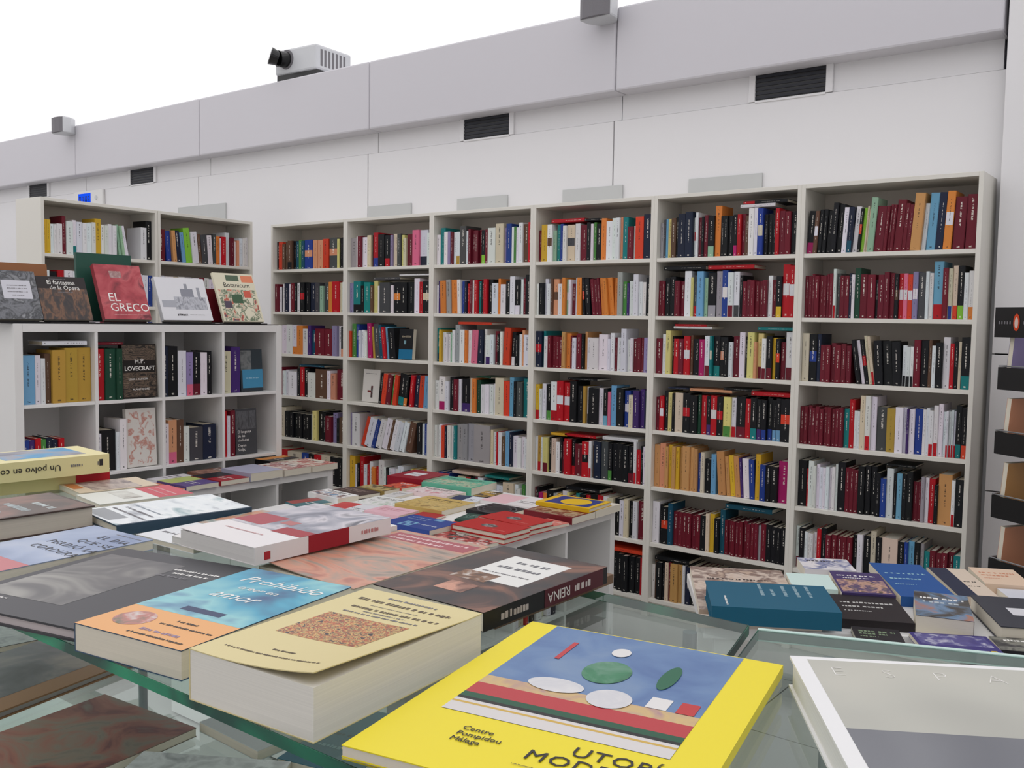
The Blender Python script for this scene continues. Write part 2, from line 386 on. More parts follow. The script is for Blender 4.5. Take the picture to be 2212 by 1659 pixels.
def book_geom(mb, pg, t, d, h, code, bot=None, midc=None, M=None):
    """cover (two boards and a spine in bands) into mb, page block into pg; x thickness, y depth, z up"""
    ct = min(.0022, t*.12); c = jitter(COLS[code][0])
    ik = (lin((235, 230, 220)) if code in DARK else lin((40, 36, 40)))[:3]; sd = random.random()
    C = (c, ik, sd)
    T = (lambda p: M @ Vector(p)) if M is not None else (lambda p: Vector(p))
    mb.box(0, ct, .0, d, 0, h, C, M); mb.box(t-ct, t, 0, d, 0, h, C, M)
    cuts = [(0, h, C)]
    if bot: cuts = [(0, h*.26, (jitter(COLS[bot][0]), ik, sd)), (h*.26, h, C)]
    if midc: cuts = [(0, h*.42, C), (h*.42, h*.64, (jitter(COLS[midc][0]), ik, sd)), (h*.64, h, C)]
    r = min(.0025, t*.2)
    for z0, z1, cc in cuts:
        u0, u1 = z0/h, z1/h
        mb.quad(T((r, -.0015, z0)), T((t-r, -.0015, z0)), T((t-r, -.0015, z1)), T((r, -.0015, z1)), cc, ((0, u0), (1, u0), (1, u1), (0, u1)))
        mb.quad(T((0, .0025, z0)), T((r, -.0015, z0)), T((r, -.0015, z1)), T((0, .0025, z1)), cc)
        mb.quad(T((t-r, -.0015, z0)), T((t, .0025, z0)), T((t, .0025, z1)), T((t-r, -.0015, z1)), cc)
    mb.quad(T((0, .0025, h)), T((r, -.0015, h)), T((t-r, -.0015, h)), T((t, .0025, h)), C)
    mb.quad(T((0, .0025, 0)), T((t, .0025, 0)), T((t-r, -.0015, 0)), T((r, -.0015, 0)), C)
    pg.box(ct, t-ct, .002, d-.004, .003, h-.003, random.choice(PAPER), M)
def parse(s):
    out = []
    for tok in s.split():
        n = 1
        if '*' in tok: tok, n = tok.split('*'); n = int(n)
        lean = 0
        tall = tok.count('^')-tok.count('_'); tok = tok.replace('^', '').replace('_', '')
        for ch in '<>':
            if ch in tok:
                tok, a = tok.split(ch); lean = float(a)*(-1 if ch == '<' else 1)
        bot = mid = None
        if '/' in tok: tok, bot = tok.split('/')
        if '|' in tok: tok, mid = tok.split('|')
        for _ in range(n): out.append((tok[0], float(tok[1:]), tall, lean, bot, mid))
    return out
SPECS = []          # every upright shelf book: dict
FLATS = []
def fill(s, org, rz, W, where, x0=0.0, x1=1.0, hmax=.28, depth=(.13, .165), back=.03, base=.208, label_ok=True):
    """stand books side by side on a shelf; org = left front corner of the shelf surface"""
    toks = parse(s); items = []; gaps = 0
    for k, (c, wd, tall, lean, bot, mid) in enumerate(toks):
        h = min(base+.024*tall+random.uniform(-.007, .007), hmax); a = math.radians(lean)
        prev = toks[k-1][3] if k else 0; nxt = toks[k+1][3] if k+1 < len(toks) else 0
        g0 = h*math.sin(math.radians(-lean)) if lean < 0 and prev >= 0 else 0
        if lean < 0 and prev < 0 and lean < prev-.1: g0 = max(0, h*(math.sin(-a)-math.sin(math.radians(-prev))))
        g1 = h*math.sin(a) if lean > 0 and nxt <= 0 else 0
        if lean > 0 and nxt > 0 and nxt < lean-.1: g1 = h*(math.sin(a)-math.sin(math.radians(nxt)))
        items.append([c, wd, h, a, bot, mid, g0, g1]); gaps += g0+g1
    tot = sum(i[1]/math.cos(i[3]) for i in items)
    k_ = (W*(x1-x0)-.004-gaps)/tot
    x = W*x0+.002
    for n, (c, wd, h, a, bot, mid, g0, g1) in enumerate(items):
        t = wd*k_-.0004; x += g0
        px = x if a <= 0 else x+t/math.cos(a)
        dz = 0.0004
        lx = px-(t*math.cos(a) if a > 0 else 0); lz = dz+(t*math.sin(a) if a > 0 else 0)
        by = back+random.uniform(-.012, .012); dp = random.uniform(*depth)
        M = Matrix.Translation(org) @ Matrix.Rotation(rz, 4, 'Z') @ Matrix.Translation((lx, by, lz)) @ Matrix.Rotation(a, 4, 'Y')
        SPECS.append(dict(M=M, t=t, h=h, d=dp, c=c, bot=bot, mid=mid, where=where, a=a, rz=rz,
                          nb=(items[n-1][0] if n else None, items[n+1][0] if n+1 < len(items) else None), cell=(where, len(items))))
        x += t/math.cos(a)+.0004+g1
    return k_
def heap(cell_org, rz, x0, x1, z, t, code, bot=None, y=.03, d=.15):
    """a book lying flat on top of a row: spine to the front"""
    FLATS.append((cell_org, rz, x0, x1, z, t, code, bot, y, d))

U = {}
U[6] = ['k7/P>3 m4|w>3 k4>3 k4>3 k5>3 k5^>3 k6^>3 w5>3 n5/T>3 w5>4 k3|O>4 l3>4 c2>4 c2>4 a6^^>4 d9>4 d3>4 d3>4 d3>4 d8^>4 d4>4 d4>4 M9^^>4 w4>4 B8^^>3 n7^^>3 o7^^|w>3 d10^>2 d9^>1',
  'd4 d4 d3 d5 d5 d3 d3 d4 w3^/r G4 d5 d5 n3 w3 E6^ d7 d8 k3_ d6 d5 d5 k4|m r5|w p4|w O5|w V5|w G7 w3 w4 B9^^/r d5^ c4^/b c5^/O k6^/l w4 w5/o',
  'c7^ k8^|b n4^ d6_ d5_ d5_ d6_ d5_ d5_ k4<8 w3<9 k4|r<9 c3^<8 c3^/r<8 k8<4 k9<4 k8<3 w4_/k w4_/k w3_/k d6 k7 m3 w4_ k6 w6^ r4 k4 c3 k8^/t',
  'd4_*11 t5_ r5^ w3_ w3_ c5^^ w5^^/r w5^^ G10 q8 w7 w3 v2 w5 b7 w3 w3 w4/r w4^/r w4^ w3 w2/r*4 k5^/t k5^/O',
  'k8^ r2_ w5^ w3*7 w2^ k7^ d4*3 k6^ k5^ k5^ k4 b5_ w6^ k3 B5 k4 k5^ d4_ d3_ g3 w3 r5 k3_ M11^ w3/r k7',
  'w4/d k5 w3_*4 r4 k5/q d5_*5 k5 w5 k7 c5^ k5 c14 k6 b3 B6 k5 g3 t5_ d5_*4 t6_',
  'k5 d4 d4 w3 b4 k6 w4 r4 c5 d4*4 k5 w4 t4 k5 o4 w5 d4 k6 w3*3']
U[5] = ['g3_ G2 B2 Y3 m4 k2 n6^ n6^ w2|r w2^ d3 k2 d3 k5/a o5^^ k3 k3 k4 k3/P r3 d3 m3 w4^ w3^ b4^|c k3 k3 k3 r3^ d4 d4 k5',
  'd3_ d2_ k4 k4 d4_ d3_ w5^ Y2 G3/r B5^ a3 k6^/g g5^ b4^|w w4^/d w4^/G k2 d3_*6 w3 d3_ k4/y r5^^|w r4^^|w',
  'd5_ w3 Y4^ k2 r4_ d4_ r5|w m2 k6_ P4_ w4/d t2|c k5/t k4|s k3 w3_ d5 w4^ k2 Y5^ s2_ Y4^/d w3/d k4/d y3 k3|O d3_ w6^/d',
  'd3_ r3_|w k3 Y3 k2 c6 k5|r k5 E2 r4 k3/v r4|w k4|r Y5/e w3/r k6/d r4 k4/t k3/v k3/b k3/b k3/B k3/B k6|O',
  'M5^ s5^ M3^ y3^ M3^ y3^ M3^ M6^ M3^ M3^ b3 c3 k5_ B4 M6^<4 M3<5 y4<5 M4<5 v2<5 w5<4 b4<3 y4^ b4_ k4_ k5_ P8',
  'w6^ k2 k6|O T4^ d4_*6 k5_ c3 y4 k4_ T4^ d3_*9 g2_ d4_ k4_*4',
  'w3_ m2 k5 k2 c3 d2 M6 M4 w2 n4 k5 d4*3 w5 k4 r3 k6 c4 k5 b4 w3*3 k5 d4*3']
U[4] = ['d3_ y5 w4|m a3_ t3 b3 w3 c6|G w4 d6 k3 w2 e2 k4 o4^ w5 w3^ w3^ s2^ t4^ d4_ w2_ O6^ n6^',
  'w2_ k4_ w3 w3_ m2 s5|m w4_ o3 a3|w w2 d3_ w2 o4 k2|O<3 k4<4 d3<6 d3<6 d2<6 o3<5 o3<6 o4<6 o3 g4^ e3_ v2_ w4_ w4^ w3_ w3_ k4',
  'n5|r t2 w3_ d3_*4 M3 o4 d2_ w3_ d4 k2 M2 w3_ w7_ w7 w2_ w3 d2_ w4_ w4^ w3_ w2_ d3_ d3_ d2_ V4_',
  'y3/r w2_ w3 k4/e w5^/r r5^|w r5^|w k5^ k5 q2 w2/k k7 w4 k3/B p2_ B4^ k5 b4|w c3_ v4 v3 n3',
  'w2 q3/r w2 Y4/d k2 c4 w3_ k2 d2_ r5 k3/r d6_ r5|k w2/r m2_ n5 G5 k3/e k4 k4 k4 k4/d w2^/r r3_ k2 w2',
  'd2 k2 P3_ o3_ k5 g3_ q3_ w4 Y2 d4_ t3 k4 r3 k5 r4 w4 c4 k4 w3 c3 k3 w3 d5',
  'k4 d3 k4 w3 k5 r3 k4 k4 w3 d4 k4 k3*6 r2']
U[3] = ['w3_ t4^ w3 V2 d2 w3 w3/q G5^ w2 d2 d3 d3 d3 k3/l d2 w6 c6^ V2 b4^ w2 e2 w2 w3^ m4^ r3^',
  'w2_ v2 o5<2 g4<2 o6<2 w3<2 b3 n2 r2_ d2 w2 r3 t2 k3 r3 k4 w5_ o2 w4_ k4 w4^ k4/w w2 d2 k5^',
  't3/T y2 w3_ w3_ w2_ a2_ w2 g4^ w4 o2 w3 p5>3 n4>2 w2 w4_/v w3_ d3 k2_ w2 O5^>3 k3/w>2 k3_ w2_ s2 w5_',
  'w3_ w5/P w3_ k4 d3 w2 k6/v c3 o3 E3 w3_ w3_ w3_ w2_ c6^ O4 B3^ k2 G4 t5^',
  'w2 w2 w2 O3 n2 w3 w3 t2 g5^ g4^ g6^ g13^ c2 w3 r1 w3 m3_ B3 n2 w4_ w3_ w3_ w3_',
  'm2 b3 m2 b2 d5_ c5 r3 k3 d2 w3 T4 w4_ w4_ c6 w2 w2_ e2 B2',
  'k4 w3 r3 k4 b4 w3 c4 d3 k5 w4 o3 k4 d4 w3']
U[2] = ['g5 w2 d3 w5 c3 k2 r4^/b k5 k4/r V2 c4 G3 Y2 c2_ d5 p5^ w6^/n w3',
  'V3 t6/k k3_ t5 m2_ Y3 w2_ G8 w2_ k5|o k5 k5 w4^ r3 k6|c',
  None, None,
  'V2^ w7^ O4>18 w6>18 b3>18 w5>17 w5>16 m2>16 w4>16 w4>16 w4>15 m5>13 k4 w3 b2 w2',
  'y5^ w2_ k2_ r4^ w3_ r2_ w3 o3_ r2_ w5^ w2_ k2_ w2_ w2_ w2_ w2_ w5 k2_ w4_ Y2 q4 y5 y5',
  'k4 w3 r3 k4 b4 w3 c4 d3 k5 w4 o3 k4 d4 w3']
U[1] = ['k3 O4 m3_ m2 m4/k k3 T3 e3 T3 b7|s s4 s5 O5 G7|s Y2 k3 k3',
  'd3 w2_ k2_ w2 n4 w2 d3 k2 w3 k4|r k4 n5 G4 a3_ G5 o3 r6 c3 w2',
  'w4 w4 w4 w3/o o4 w3_ v2 T3_ d6_ d5_ V3 w2 k3/s',
  'd3 d2 w2_ w2_ w5_ k2 r3 k3 w5_ m8 w2 s3_ d6',
  'n2 c5 k3_*6 w2_ Y3 k4 k2 d4_ V3 k2_ m4_',
  'r7 c8 b4 k3 r4 c5 k4 k4', 'k4 w3 r3 k4 b4 w3 c4 d3 k5 w4 o3 k4 d4 w3']
for u in range(1, 7):
    for r in range(7):
        if U[u][r] is None: continue
        fill(U[u][r], Vector((.8*(u-1)+.02, 0, ROWZ[r])), 0, .76, ORD[r]+' shelf, '+CASE[u-1])
fill('O2_ e4^ b3^ w2_ w2_ w2_ w2_ P4^<3 q2<4 G5^<5 T3^<5 r3<6 B3<6 k6<6', Vector((.82, 0, ROWZ[2])), 0, .76, 'third shelf, '+CASE[1], 0, .60)
fill('k3>8 O4>8 d4>8 e2>8 O3>8 k6/t>7 k3/o>7 d2>6 r3>6 n4>6 O4>5 B4>4', Vector((.82, 0, ROWZ[3])), 0, .76, 'fourth shelf, '+CASE[1], .36, 1)
# free-standing bookcase
def b_org(k, r): 
    s = .8*k+.02; a = math.radians(3.43)
    return Vector((B_O[0]-math.sin(a)*s, B_O[1]+math.cos(a)*s, B_ROWS[r]))
BK = ['near free-standing bookcase', 'far free-standing bookcase']
fill('y3 y3 w3_ w2_ w4_ d3^ w5 w3/t w4 w3 w4 w3 y5^ w3 w3 w3 w3 a2<7 a2<8 w3<10', b_org(0, 0), B_R, .76, 'top shelf, '+BK[0], 0, .78)
fill('w5 k5^^', b_org(0, 0), B_R, .76, 'top shelf, '+BK[0], .88, 1)
fill('d6 b4<4 M3<5 n4<6 B3<7 l5^<7 w5<6 m3<5 G5<5 w4<4 G3 o3 w2_ r4 w4^ d3 w3_ s2_ w3 w3 w2', b_org(1, 0), B_R, .76, 'top shelf, '+BK[1])
fill('w3 k4 r3 w4 w3 m4 w3 w3 d4 w4 G4 w3 c4 w4 w3 b3', b_org(0, 1), B_R, .76, 'second shelf, '+BK[0])
fill('w3 w4 c3 w3 g4 w3 d3 w3 w3 w4 G3 w3 c4 w4', b_org(1, 1), B_R, .76, 'second shelf, '+BK[1])
fill('w3 k4 r3 w4 w3 m4 w3 w3 d4 w4 G4 w3 c4 w4 w3 b3', b_org(0, 2), B_R, .76, 'third shelf, '+BK[0])
fill('w4 k4 w4 m4 w3 e3 d4 w4 G4 w3 c4 w4', b_org(1, 2), B_R, .76, 'third shelf, '+BK[1])
# tall cube shelf
def k_org(cx, row):
    s = .038+.351*cx; a = K_R
    return Vector((K_O[0]+math.cos(a)*s, K_O[1]+math.sin(a)*s, 1.5556-.038-.335-.351*row+.0))
KN = ['near end cube', 'second cube', 'third cube', 'far end cube']
KW = lambda cx, row: ['upper ', 'lower '][row]+KN[cx]+' of tall cube shelf'
fill('B9^ w4^ w3 m4^ q9^^ q9^^ q10^^', k_org(0, 0), K_R, .335, KW(0, 0), hmax=.27, depth=(.16, .18))
fill('r6^^ E7^^ E4^^', k_org(1, 0), K_R, .335, KW(1, 0), 0, .40, hmax=.27, depth=(.16, .18))
fill('n3^^ k6^^ w5^ V4/p^ k5/d^ w4^ k3^', k_org(2, 0), K_R, .335, KW(2, 0), 0, .86, hmax=.27)
fill('c6^ v6^^', k_org(3, 0), K_R, .335, KW(3, 0), 0, .36, hmax=.27)
fill('b5/y_ v4/y_ r4/o_ e4/y_ n4/y_ n4/y_ r4/o_', k_org(0, 1), K_R, .335, KW(0, 1), 0, .58, hmax=.27)
fill('w2_ k9 w2_ w4^^', k_org(1, 1), K_R, .335, KW(1, 1), 0, .46, hmax=.3)
fill('w3 s5/p^ m4^ w4_ G8_ n8_', k_org(2, 1), K_R, .335, KW(2, 1), 0, .95, hmax=.27)
fill('r3^^ w2^ d3^^', k_org(3, 1), K_R, .335, KW(3, 1), 0, .25, hmax=.27)
# low cube shelf of the island: books behind the counter glass
fill('w5 c4 r2 w3 k3 w4 c4 w3 n3 g4', Vector((3.54, -2.36+.038+.351*2, .4)), math.radians(90), .335, 'upper cube of island shelf', base=.2)

# lying books on top of the rows: (unit,row,x0,x1,z above shelf,thickness,colour)
for u, r, x0, x1, z, t, c, bt in ((5, 0, .60, .84, .241, .016, 'w', None), (5, 0, .62, .92, .2575, .016, 'k', 'r'), (5, 1, .04, .36, .244, .02, 'k', None), (5, 1, .38, .71, .244, .02, 'r', None),
    (5, 2, .13, .42, .243, .012, 'w', None), (5, 2, .14, .38, .2555, .012, 'r', None), (5, 2, .75, .99, .243, .016, 't', None),
    (5, 3, .27, .58, .225, .014, 's', None), (5, 3, .52, .72, .24, .012, 'k', None), (5, 3, .72, .99, .222, .02, 'r', None), (5, 3, .1, .26, .23, .008, 'n', None), (5, 5, .56, .89, .244, .024, 'T', None), (5, 6, .03, .3, .217, .02, 'k', None),
    (4, 0, .12, .42, .222, .02, 'r', None), (4, 0, .42, .55, .222, .014, 'k', None), (4, 3, .3, .56, .244, .012, 'k', None), (4, 4, .15, .3, .222, .014, 'y', None), (4, 4, .28, .56, .225, .014, 'r', None),
    (4, 4, .62, .92, .228, .018, 'w', None), (4, 5, .3, .6, .222, .02, 'k', None), (4, 6, .3, .98, .222, .02, 'O', None), (3, 2, .25, .60, .242, .016, 'O', None),
    (2, 1, .3, .62, .222, .016, 'G', None), (2, 1, .62, .98, .245, .01, 'w', None), (1, 3, .35, .7, .222, .012, 'T', None), (6, 4, .55, .72, .244, .01, 'k', None), (3, 3, .45, .6, .222, .01, 'E', None), (3, 5, .2, .5, .22, .018, 'c', None), (3, 5, .55, .8, .222, .014, 't', None)):
    heap((Vector((.8*(u-1)+.02, 0, ROWZ[r])), ORD[r]+' shelf, '+CASE[u-1]), 0, x0*.76, x1*.76, z, t, c, bt)
heap((k_org(0, 0), KW(0, 0)), K_R, .10, .31, .272, .02, 'w')
heap((k_org(1, 0), KW(1, 0)), K_R, .0, .14, .272, .012, 'd')

# the ones that show largest (about 300 with those on the tables) are things of their own, the rest one object
for s in SPECS:
    p = s['M'].translation; s['area'] = s['t']*s['h']/((p-CAM).length_squared)*abs(math.cos(0))
order = sorted(range(len(SPECS)), key=lambda i: -SPECS[i]['area'])
HID = lambda s: s['where'].startswith('lowest') and not s['where'].endswith('second bookcase from corner') or 'second shelf, near free' in s['where'] or 'third shelf, near free' in s['where']
single = set([i for i in order if not HID(SPECS[i])][:168])
rest = MB(); restp = MB()
def size_word(s):
    return ('thick' if s['t'] > .036 else 'slim' if s['t'] < .018 else '') , ('tall' if s['h'] > .228 else 'short' if s['h'] < .193 else '')
for i, s in enumerate(SPECS):
    if i in single:
        mb = MB(); pg = MB(); book_geom(mb, pg, s['t'], s['d'], s['h'], s['c'], s['bot'], s['mid'])
        o = build('book', mb, COVER); o.matrix_world = s['M']
        build('pages', pg, PAGES, o)
        th, ta = size_word(s); cn = COLS[s['c']][1]
        band = (' with '+COLS[s['bot']][1]+' foot') if s['bot'] else (' with '+COLS[s['mid']][1]+' band') if s['mid'] else ''
        nb = [COLS[q][1] for q in s['nb'] if q]
        tail = ' leaning' if abs(s['a']) > .1 else ''
        if len(nb) == 2: nbt = ' in '+nb[0]+' row' if nb[0] == nb[1] == cn else ' between '+nb[0]+' and '+nb[1] if nb[0] != nb[1] else ' between two '+nb[0]+' ones'
        else: nbt = ' at row end beside '+nb[0] if nb else ''
        words = [x for x in (th, ta) if x][:1]
        lb = ' '.join(words+[cn, 'book'])+band+tail+nbt+', '+s['where']
        if len(lb.split()) > 16: lb = ' '.join(words+[cn, 'book'])+nbt+', '+s['where']
        if len(lb.split()) > 16: lb = cn+' book'+nbt+', '+s['where']
        tag(o, lb, 'book', 'books on '+s['where'])
    else:
        book_geom(rest, restp, s['t'], s['d'], s['h'], s['c'], s['bot'], s['mid'], s['M'])
o = tag(build('shelf_books', rest, COVER), 'remaining closely packed upright books of all colours filling the shelves', 'books', kind='stuff')
q = build('pages', restp, PAGES, o); q['kind'] = 'stuff'
for (cell, rz, x0, x1, z, t, c, bt, y, d) in FLATS:
    # local x = thickness -> lies flat: rotate the upright book onto its side, spine to the room
    M = Matrix.Translation(cell[0]) @ Matrix.Rotation(rz, 4, 'Z') @ Matrix.Translation((x0, y, z+t)) @ Matrix.Rotation(math.pi/2, 4, 'Y')
    mb = MB(); pg = MB(); book_geom(mb, pg, t, d, x1-x0, c, bt)
    o = build('book', mb, COVER); o.matrix_world = M; build('pages', pg, PAGES, o)
    tag(o, ('%s %s book lying flat across the row, %s' % ('thick' if t > .018 else 'thin', COLS[c][1], cell[1])), 'book', 'books lying on top of shelf rows')

# ================================================================== books lying or standing with the cover in view
def pic(name, *cols, **kw): return picture('print_'+name, cols, **kw)
def ink(rgb): return solid('ink_%d_%d_%d' % rgb, rgb, .4, .3, var=.02)
WHITE_INK = ink((236, 234, 230)); DARK_INK = ink((38, 34, 36)); GREY_INK = ink((120, 118, 122)); GOLD_INK = ink((170, 140, 80)); BROWN_INK = ink((92, 78, 58)); RED_INK = ink((170, 40, 50))
def flat_book(label, geo, t, rgb, spine='L', hard=False, patches=(), texts=(), marks=(), curl=None, group=None, M=None, pages=(226, 219, 202), spine_bands=(), spine_texts=(), spine_marks=(), discs=()):
    """geo = (x, y, base z, angle in degrees, width, length); cover faces up, local y runs away from the reader"""
    x, y, z, ang, w, l = geo
    ct = .0024 if hard else .0009; ov = .003 if hard else .0005
    c = lin(rgb)[:3]
    def lift(px, py):
        if not curl: return 0
        kx, ky, amt = curl
        a = max(0, (px/w if kx else 1-px/w)-.15)/.85; b = max(0, (py/l if ky else 1-py/l)-.1)/.9
        return amt*a*a*b
    mb = MB(); n = 10 if curl else 1
    mb.box(0, w, 0, l, 0, ct, c)
    for i in range(n):
        for j in range(n):
            xs = (w*i/n, w*(i+1)/n); ys = (l*j/n, l*(j+1)/n)
            P = lambda a, b_, up_: Vector((a, b_, (t if up_ else t-ct)+lift(a, b_)))
            mb.quad(P(xs[0], ys[0], 1), P(xs[1], ys[0], 1), P(xs[1], ys[1], 1), P(xs[0], ys[1], 1), c)
            mb.quad(P(xs[0], ys[1], 0), P(xs[1], ys[1], 0), P(xs[1], ys[0], 0), P(xs[0], ys[0], 0), c)
            if j == 0: mb.quad(P(xs[0], 0, 0), P(xs[1], 0, 0), P(xs[1], 0, 1), P(xs[0], 0, 1), c)
            if j == n-1: mb.quad(P(xs[1], l, 0), P(xs[0], l, 0), P(xs[0], l, 1), P(xs[1], l, 1), c)
            if i == 0: mb.quad(P(0, ys[1], 0), P(0, ys[0], 0), P(0, ys[0], 1), P(0, ys[1], 1), c)
            if i == n-1: mb.quad(P(w, ys[0], 0), P(w, ys[1], 0), P(w, ys[1], 1), P(w, ys[0], 1), c)
    sb = dict(L=(0, ct, 0, l), R=(w-ct, w, 0, l), N=(0, w, 0, ct), F=(0, w, l-ct, l))[spine]
    mb.box(*sb, ct, t-ct, c)
    o = build('book', mb, COVER, None)
    if M is not None: o.matrix_world = M
    else: o.location = (x, y, z); o.rotation_euler = (0, 0, math.radians(ang))
    px = [ov, w-ov, ov, l-ov]; px[dict(L=0, R=1, N=2, F=3)[spine]] = dict(L=ct, R=w-ct, N=ct, F=l-ct)[spine]
    pb = MB(); pb.box(*px, ct, t-ct, lin(pages)[:3]); build('pages', pb, PAGES, o)
    for a0, a1, brgb, *zz in spine_bands:
        q = MB(); z0, z1 = (t*zz[0], t*zz[1]) if zz else (0, t)
        if spine in 'LR': q.box(*((-.0005, .0002) if spine == 'L' else (w-.0002, w+.0005)), l*a0, l*a1, z0, z1)
        else: q.box(w*a0, w*a1, *((-.0005, .0002) if spine == 'N' else (l-.0002, l+.0005)), z0, z1)
        build('spine_band', q, brgb if not isinstance(brgb, tuple) else ink(brgb), o)
    def at_top(mesh_mb, name, mat, h):
        for q in mesh_mb.v: q.z += t+h+lift(q.x, q.y)
        return build(name, mesh_mb, mat, o)
    for i, (u0, v0, u1, v1, mt) in enumerate(patches):
        q = MB(); g = n if curl else 1; h = .00015+.00005*i
        for a in range(g):
            for b_ in range(g):
                X = lambda f: w*(u0+(u1-u0)*f/g); Y = lambda f: l*(v0+(v1-v0)*f/g)
                q.quad(Vector((X(a), Y(b_), 0)), Vector((X(a+1), Y(b_), 0)), Vector((X(a+1), Y(b_+1), 0)), Vector((X(a), Y(b_+1), 0)))
        at_top(q, 'cover_picture', mt if not isinstance(mt, tuple) else ink(mt), h)
    for i, (u, v, ru, rv, mt) in enumerate(discs):
        q = MB(); N_ = 28; q.v = [Vector((w*(u+ru*math.cos(2*math.pi*a/N_)), l*(v+rv*math.sin(2*math.pi*a/N_)), 0)) for a in range(N_)]
        q.f = [tuple(range(N_))]; q.c = [None]; q.uv = [None]
        at_top(q, 'cover_picture', mt if not isinstance(mt, tuple) else ink(mt), .0002+.00005*(len(patches)+i))
    for (a0, a1, zc, hgt, mt) in spine_marks:             # spine print too fine to read
        q = MB(); cy = l*a0
        while cy < l*a1:
            wd = random.uniform(.3, .7)*hgt
            q.box(w-.0002, w+.0009, cy, cy+wd, t*zc-hgt/2, t*zc+hgt/2*random.uniform(.5, 1)); cy += wd+hgt*random.choice((.2, .25, .5))
        build('small_print', q, mt, o)
    for (s, u, v, size, mt, *ex) in texts:
        turn = ex[0] if ex else 0; kw = ex[1] if len(ex) > 1 else {}
        me = text_mesh(s, size, mt, **kw)
        if curl:
            me = me.copy()
            for q in me.vertices: q.co.z += lift(w*u+q.co.x, l*v+q.co.y)-lift(w*u, l*v)
        link('lettering', me, o, (w*u, l*v, t+.0003+.00005*len(patches)+lift(w*u, l*v)), math.radians(turn))
    for (u0, v0, u1, hgt, mt, *ex) in marks:            # small print too fine to read: rows of broken strokes
        q = MB(); cx = w*u0; vert = bool(ex and ex[0])
        ln = (w if not vert else l)
        cx = ln*u0; end = ln*u1; cross = (l if not vert else w)*v0
        while cx < end:
            wd = random.uniform(.3, .75)*hgt
            r_ = (cx, min(cx+wd, end), cross+random.uniform(0, .12)*hgt, cross+hgt*random.uniform(.75, 1))
            if vert: r_ = (r_[2], r_[3], r_[0], r_[1])
            q.quad(Vector((r_[0], r_[2], 0)), Vector((r_[1], r_[2], 0)), Vector((r_[1], r_[3], 0)), Vector((r_[0], r_[3], 0)))
            cx += wd+hgt*random.choice((.18, .2, .22, .2, .6))
        if q.f: at_top(q, 'small_print', mt, .00025+.00005*len(patches))
    for (s, a0, size, mt, flip) in spine_texts:           # lettering along the spine
        me = text_mesh(s, size, mt)
        q = link('spine_lettering', me, o)
        if spine == 'R': q.matrix_local = Matrix.Translation((w+.0009, l*a0, t*.5+(size*.33 if flip else -size*.33))) @ Matrix.Rotation(math.pi/2, 4, 'Z') @ Matrix.Rotation(math.pi/2, 4, 'X') @ Matrix.Rotation(math.pi if flip else 0, 4, 'Z')
        elif spine == 'N': q.matrix_local = Matrix.Translation((w*a0, -.0009, t*.5+(size*.33 if flip else -size*.33))) @ Matrix.Rotation(math.pi/2, 4, 'X') @ Matrix.Rotation(math.pi if flip else 0, 4, 'Z')
    tag(o, label, 'book', group)
    return o

# ------------------------------------------------------------------ foreground glass counter
GZ = 1.27
def plate(name, poly, z0, z1, parent, edge_mat, edges):
    p = MB(); p.prism(poly, z0, z1); g = build(name, p, GLASS, parent)
    for k in edges:
        a = Vector((*poly[k], 0)); b = Vector((*poly[(k+1) % len(poly)], 0)); d = (b-a).normalized(); nrm = Vector((d.y, -d.x, 0))
        q = MB(); h = .0006
        pts = [a+nrm*h, b+nrm*h, b-nrm*.0008, a-nrm*.0008]
        q.prism([(v.x, v.y) for v in pts], z0, z1); build('polished_edge', q, edge_mat, g)
    return g
e = tag(empty('glass_counter', (4.2, -3.75, 0)), 'long glass-topped display counter carrying the nearest rows of books', 'display counter')
def rel(o, off): o.location = (o.location.x-off[0], o.location.y-off[1], o.location.z-off[2]); return o
def cparts(e, f):
    off = e.location.copy()
    before = set(bpy.data.objects)
    f()
    for o in bpy.data.objects:
        if o not in before and o.parent == e: rel(o, off)
def g1():
    plate('glass_top', [(3.0, -4.008), (5.383, -4.008), (5.275, -3.495), (3.0, -3.495)], GZ-.0105, GZ, e, GEDGE, (0, 1, 2))
    plate('glass_shelf', [(3.0, -4.0), (5.36, -4.0), (5.27, -3.50), (3.0, -3.50)], 1.035, 1.045, e, GEDGE, (0,))
    b = MB(); b.box(3.0, 5.2, -3.98, -3.52, .08, .80); build('cabinet_body', b, W_LAM2, e, bevel=.004)
    b = MB(); b.box(3.05, 5.15, -3.94, -3.56, 0, .08); build('plinth', b, W_LAM2, e)
    for x in (3.05, 4.1, 5.22):
        for y in (-3.96, -3.53):
            b = MB(); b.cyl((x, y, .80), (x, y, 1.035), .008); b.cyl((x, y, 1.045), (x, y, GZ-.0105), .008); build('post', b, STEEL, e)
cparts(e, g1)
e2 = tag(empty('glass_counter', (5.7, -3.6, 0)), 'second glass-topped counter carrying the pale misty hardcover', 'display counter')
